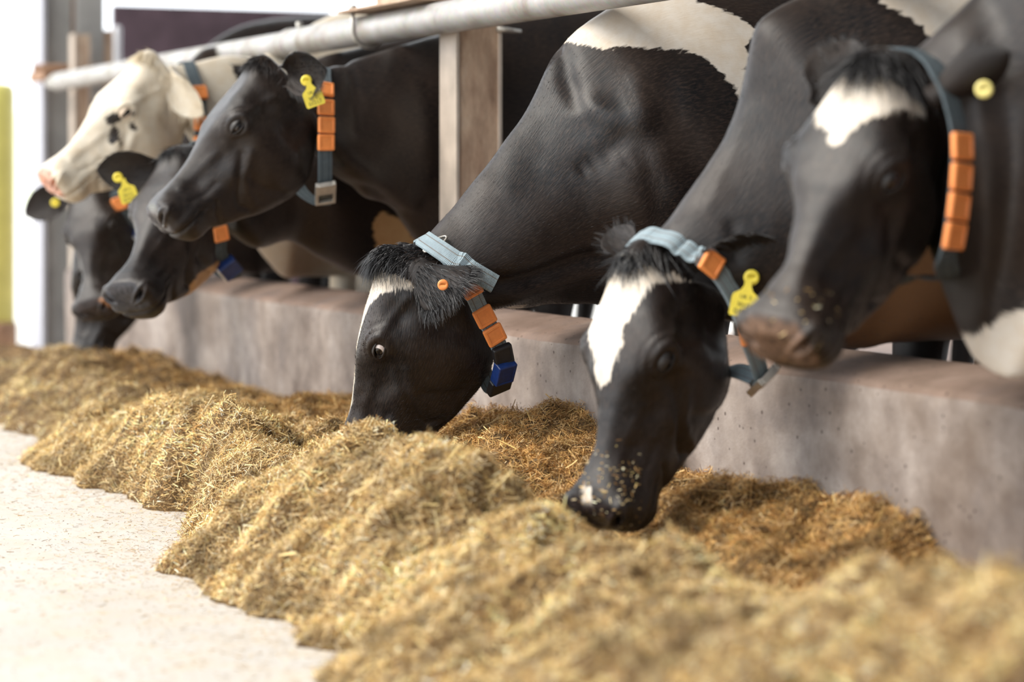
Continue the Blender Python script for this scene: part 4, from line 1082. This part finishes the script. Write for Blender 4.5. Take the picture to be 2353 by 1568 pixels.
def strip_mesh(name, P, A, Nn, width, th, closed, mat, parent):
    n = len(P); V = []; 
    for p, a, nn_ in zip(P, A, Nn):
        for (x, z) in ((-.5, 0), (-.46, 1), (-.15, 1.12), (.15, 1.12), (.46, 1), (.5, 0)):
            V.append(p + a * (x * width) + nn_ * (z * th))
    F = []; m = n if closed else n - 1
    for i in range(m):
        k = (i + 1) % n
        for j in range(6):
            l = (j + 1) % 6
            F.append((i * 6 + j, i * 6 + l, k * 6 + l, k * 6 + j))
    if not closed: F += [tuple(range(6))[::-1], tuple((n - 1) * 6 + j for j in range(6))]
    me = mesh_py(name, V, F)
    arc = np.r_[0, np.cumsum(np.linalg.norm(np.diff(P, axis=0), axis=1))]
    ux = np.array([0, .04, .35, .65, .96, 1.0])
    uvv = np.stack([np.tile(ux, n), np.repeat(arc, 6)], 1)
    l = me.uv_layers.new(name='UVMap'); li = np.empty(len(me.loops), np.int32); me.loops.foreach_get('vertex_index', li)
    l.data.foreach_set('uv', np.ascontiguousarray(uvv[li], np.float32).ravel())
    bmx = bmesh.new(); bmx.from_mesh(me); bmesh.ops.recalc_face_normals(bmx, faces=bmx.faces); bmx.to_mesh(me); bmx.free()
    return link(name, me, mat, parent, False)

def frame_mat(p, x, y, z):
    return Matrix(((x[0], y[0], z[0], p[0]), (x[1], y[1], z[1], p[1]), (x[2], y[2], z[2], p[2]), (0, 0, 0, 1)))

def rounded_block(name, sx, sy, sz, mat, parent, Mw, rim=True, bev=.005):
    bm = bmesh.new(); box_bm(bm, (-sx / 2, -sy / 2, 0), (sx / 2, sy / 2, sz))
    bmesh.ops.recalc_face_normals(bm, faces=bm.faces)
    bmesh.ops.bevel(bm, geom=list(bm.edges), offset=bev, segments=3, affect='EDGES', profile=.5)
    if rim:
        top = [f for f in bm.faces if f.normal.z > .99]
        r = bmesh.ops.inset_region(bm, faces=top, thickness=.0035, depth=0)
        bmesh.ops.inset_region(bm, faces=top, thickness=.0015, depth=-.0018)
    me = bpy.data.meshes.new(name); bm.to_mesh(me); bm.free()
    o = link(name, me, mat, parent, False); o.matrix_basis = Mw
    return o

def text_obj(name, txt, size, mat, parent, Mw):
    cu = bpy.data.curves.new(name, 'FONT'); cu.body = txt; cu.size = size; cu.align_x = 'CENTER'; cu.align_y = 'CENTER'; cu.extrude = .0004
    to = bpy.data.objects.new(name + '_tmp', cu); COL.objects.link(to)
    dg = bpy.context.evaluated_depsgraph_get(); dg.update()
    me = bpy.data.meshes.new_from_object(to.evaluated_get(dg)); bpy.data.objects.remove(to)
    me.materials.clear()
    o = link(name, me, mat, parent); o.matrix_basis = Mw
    return o

def buckle(parent, Mw):
    fr = bmesh.new()
    for lo, hi in (((-.029, -.045, 0), (-.020, .045, .016)), ((.020, -.045, 0), (.029, .045, .016)), ((-.022, .034, 0), (.022, .045, .016)), ((-.022, -.045, .002), (.022, -.004, .018))):
        box_bm(fr, lo, hi)
    o = bm_obj('buckle', fr, M['steel'], parent); o.matrix_basis = Mw
    md = o.modifiers.new('bevel', 'BEVEL'); md.width = .0025; md.segments = 2
    V, F = tube([(-.021, .014, .002), (.021, .014, .002)], .010, 12)
    r = link('buckle_roller', mesh_py('buckle_roller', V, F), M['web_dark_steel'], o, True); r.matrix_basis = Mw
    return o

def build_collar(n, d, label, items, web, width=.042):
    cl = d['collar']; info = COWOBJ[n]
    near = np.array(cl['pts']); lat = np.array(cl['lat']); P0 = np.array(cl['P0'])
    far = near[1:-1][::-1]; far = far - 2 * ((far - P0) @ lat)[:, None] * lat
    ctrl = np.concatenate([near, far]); per = 14
    L = catmull(ctrl, True, per)
    L = push_out(L, info['bvh'], .004)
    for _ in range(6): L = .5 * L + .25 * (np.roll(L, 1, 0) + np.roll(L, -1, 0))
    L = push_out(L, info['bvh'], .004)
    for _ in range(2): L = .5 * L + .25 * (np.roll(L, 1, 0) + np.roll(L, -1, 0))
    cen = L.mean(0); U, S_, Vt = np.linalg.svd(L - cen); axis = Vt[2]
    if axis @ np.array([0, -1, .0]) < 0: axis = -axis       # points towards the head
    T = np.roll(L, -1, 0) - np.roll(L, 1, 0); T /= np.linalg.norm(T, axis=1)[:, None]
    A = axis[None] - T * (T @ axis)[:, None]; A /= np.linalg.norm(A, axis=1)[:, None]
    Nn = np.cross(T, A)
    if ((L - cen) * Nn).sum() < 0: Nn = -Nn
    root = empty('cow_collar', tuple(L[np.argmin(L[:, 2])])); tag(root, label, 'collar', 'cow collars')
    strip_mesh('strap', L, A, Nn, width, .004, True, web, root)
    def at(ix):
        f = ix * per; i = int(f) % len(L); k = (i + 1) % len(L); u = f - int(f)
        p = L[i] * (1 - u) + L[k] * u; nn_ = Nn[i] * (1 - u) + Nn[k] * u; nn_ /= np.linalg.norm(nn_)
        y = T[i] - nn_ * (T[i] @ nn_); y /= np.linalg.norm(y); x = np.cross(y, nn_)
        return p + nn_ * .002, x, y, nn_
    for it in items:
        kind, ix = it[0], it[1]
        p, x, y, nn_ = at(ix); Mw = frame_mat(p, x, y, nn_)
        if kind == 'num':
            o = rounded_block('number_block', .050, .0465, .013, M['orange'], root, Mw)
            if len(it) > 2 and it[2]:
                # upright digit: along the strap from below to above
                Mt = frame_mat(p + nn_ * .0135, -x if False else (np.cross(-y, nn_)), -y, nn_)
                text_obj('digit', it[2], .040, M['digit'], o, Mt)
        elif kind == 'black': rounded_block('black_block', .050, .054, .018, M['black_plastic'], root, Mw)
        elif kind == 'blue':
            o = rounded_block('transponder', .052, .060, .030, M['blue'], root, Mw, True, .004)
        elif kind == 'blue2':
            o = rounded_block('transponder', .060, .075, .030, M['blue'], root, Mw, True, .004)
            rounded_block('transponder_side', .008, .07, .026, M['white_plastic'], o, frame_mat(p + x * (.032 if it[2] > 0 else -.032) + nn_ * .002, x, y, nn_), False, .002)
        elif kind == 'base': rounded_block('weight', .062, .052, .022, M['black_plastic'], root, Mw, False, .005)
        elif kind == 'buckle': buckle(root, Mw)
    return root, at, L

def build_tag(n, d, style, text=None):
    info = COWOBJ[n]; tg_ = d['tag']; root = info['root']
    nn_ = np.array(tg_['nrm']); nn_ /= np.linalg.norm(nn_)
    matn = {'flag': 'yellow', 'button': 'yellow', 'pale_button': 'pale_yellow', 'orange_button': 'orange'}[style]
    b = Vector(tg_['btn']); r = .0155 if style != 'orange_button' else .013
    up_ = np.array([0, 0, 1.0]); x = np.cross(up_, nn_); x /= np.linalg.norm(x); yv = np.cross(nn_, x)
    V, F = tube([(0, 0, -.012), (0, 0, 0), (0, 0, .003), (0, 0, .0045), (0, 0, .0035)], [.004, r, r, r * .8, r * .35], 28)
    o = link('ear_tag_button', mesh_py('ear_tag_button', V, F), M[matn], root, True); o.matrix_basis = frame_mat(b, x, yv, nn_)
    if style != 'flag': return
    c = np.array(tg_['plate']); top = np.array(tg_['top']); top -= nn_ * (top @ nn_); top /= np.linalg.norm(top); xx = np.cross(top, nn_)
    pr = [(-.027, -.030), (-.024, -.034), (.024, -.034), (.027, -.030), (.027, .004), (.025, .010), (.012, .019), (.0075, .028), (.0075, .040), (-.0075, .040), (-.0075, .028), (-.012, .019), (-.025, .010), (-.027, .004)]
    k = len(pr); Vt = [(x_, y_, 0) for x_, y_ in pr] + [(x_, y_, .0022) for x_, y_ in pr]
    Ft = [tuple(range(k))[::-1], tuple(k + i for i in range(k))] + [(i, (i + 1) % k, k + (i + 1) % k, k + i) for i in range(k)]
    Mw = frame_mat(c, xx, top, nn_)
    pl = link('ear_tag', mesh_py('ear_tag', Vt, Ft), M['yellow'], root); pl.matrix_basis = Mw
    if text:
        for j, (tx, sz, yy) in enumerate(text):
            text_obj('tag_print', tx, sz, M['digit_grey'], pl, frame_mat(c + nn_ * .0024 + top * yy, xx, top, nn_))

build_cow('A', COWS['A'], 'black cow with wide white forehead patch and raised head, nearest at right', M['hide_A'], tuft=('hair', 1500, .05, 'fringe'), earhair='hair', lid=(34, -34))
build_cow('B', COWS['B'], 'black cow with long white blaze and yellow ear tag, head down in the feed', M['hide_B'], tuft=('hair', 1300, .038, 'fringe'), lid=(4, -22))
build_cow('C', COWS['C'], 'black cow in sharp focus eating beside the rail post, white of eye showing', M['hide'], open_eye=True, tuft=('hair', 5000, .050, 'roll'), lid=(30, -34))
build_cow('D', COWS['D'], 'all-black cow holding its head up in profile left of the rail post', M['hide'], tuft=('hair_grey', 1500, .035, 'short'), lid=(14, -24))
build_cow('E', COWS['E'], 'black cow with tan jaw patch, head low below the raised black head', M['hide_E'], tuft=('hair', 600, .04, 'short'), earhair='hair')
build_cow('F', COWS['F'], 'cream-white cow with black spots around its eye', M['hide_pink'], white=True, tuft=('hair_pale', 900, .035, 'short'), earhair='hair_pale')
build_cow('G', COWS['G'], 'black cow with a yellow ear button below the white cow\'s muzzle', M['hide_G'], tuft=('hair', 400, .04, 'short'))
build_cow('H', COWS['H'], 'farthest black cow with its muzzle buried in the feed', M['hide'], tuft=('hair', 400, .04, 'short'))

build_collar('A', COWS['A'], 'collar of orange blocks on the nearest cow with white forehead patch', [('num', 2.85), ('num', 3.58), ('num', 4.24), ('num', 4.90)], M['web_dark'])
build_collar('B', COWS['B'], 'pale blue collar with orange block and metal buckle on the long-blazed cow', [('num', 2.6), ('num', 5.0), ('buckle', 6.9)], M['web_light'])
rc, atc, Lc = build_collar('C', COWS['C'], 'collar with orange, black and blue blocks on the sharply focused eating cow', [('num', 3.0), ('num', 4.05), ('num', 5.0), ('black', 5.95), ('blue', 6.75), ('base', 7.4)], M['web_light'])
build_collar('D', COWS['D'], 'grey collar with four orange blocks and steel buckle on the all-black cow', [('num', 2.06), ('num', 2.68), ('num', 3.30), ('num', 3.95), ('buckle', 5.95)], M['web_dark'])
build_collar('E', COWS['E'], 'collar with orange block and blue transponder on the tan-jawed cow', [('num', 3.0), ('blue2', 5.0, 1)], M['web_dark'])
build_collar('F', COWS['F'], 'collar with numbered orange blocks on the white cow', [('num', 2.0), ('num', 3.35, '1'), ('num', 4.15, '3')], M['web_dark'])
build_collar('G', COWS['G'], 'collar with orange and blue blocks on the cow with the yellow ear button', [('num', 2.0), ('blue2', 4.0, 1)], M['web_dark'])
# loose strap tail lying back along the neck of the focused cow
fp = catmull(COWS['C']['flap'], False, 8); fp = push_out(fp, COWOBJ['C']['bvh'], .012)
Tf = np.gradient(fp, axis=0); Tf /= np.linalg.norm(Tf, axis=1)[:, None]
nf = np.tile(np.array([[.90, -.30, .32]]), (len(fp), 1)); nf -= Tf * (nf * Tf).sum(1)[:, None]; nf /= np.linalg.norm(nf, axis=1)[:, None]
for _ in range(6): nf[1:-1] = .5 * nf[1:-1] + .25 * (nf[:-2] + nf[2:])
nf /= np.linalg.norm(nf, axis=1)[:, None]
strip_mesh('strap_tail', fp, np.cross(Tf, nf), nf, .048, .005, False, M['web_light'], rc)
p_, x_, y_, n_ = atc(.9)
ring = [tuple(p_ + n_ * .004 + x_ * .034 * math.cos(a_) + y_ * .012 * math.sin(a_)) for a_ in np.linspace(0, 2 * math.pi, 21)]
tubeo('metal_ring', ring, .003, M['steel'], rc, 8)
build_tag('A', COWS['A'], 'pale_button'); build_tag('C', COWS['C'], 'orange_button'); build_tag('G', COWS['G'], 'button')
TX = [('UK 3', .011, .006), ('30121', .012, -.010), ('01217', .015, -.024)]
build_tag('B', COWS['B'], 'flag', TX); build_tag('D', COWS['D'], 'flag', TX); build_tag('E', COWS['E'], 'flag', TX)

# flecks of feed stuck to the wet muzzles
g = np.random.default_rng(21); fx, fn = [], []
for n, cnt in (('B', 150), ('A', 45)):
    o_ = COWOBJ[n]
    for _ in range(cnt * 3):
        u_ = g.uniform(.40, .535); hp = np.array([u_, g.normal(.02, .05), .12]); ang = g.uniform(-.3, 1.7)
        src_ = np.array([u_, math.sin(ang) * .2, -.06 + math.cos(ang) * .2]); tgt_ = np.array([u_ + g.normal(0, .02), g.normal(0, .03), -.06])
        a_ = o_['t'] + o_['s'] * (o_['R'] @ src_); b_ = o_['t'] + o_['s'] * (o_['R'] @ tgt_); dv = Vector(b_ - a_).normalized()
        h_ = o_['bvh'].ray_cast(Vector(a_), dv, .3)
        if h_[0] is not None and g.random() < .34: fx.append(np.array(h_[0])); fn.append(np.array(h_[1]))
fx = np.array(fx); fn = np.array(fn)
fk = strands('feed_flecks', fx[:, 0], fx[:, 1], fx[:, 2], fn, lambda g, n: .003 + .011 * g.random(n)**2, lambda g, n: .0012 + .0012 * g.random(n), .1, PAL, PW, M['stems'], None, .001, 4)
tag(fk, 'tiny flecks of chopped feed stuck to the nearest two black muzzles', 'feed', kind='stuff')
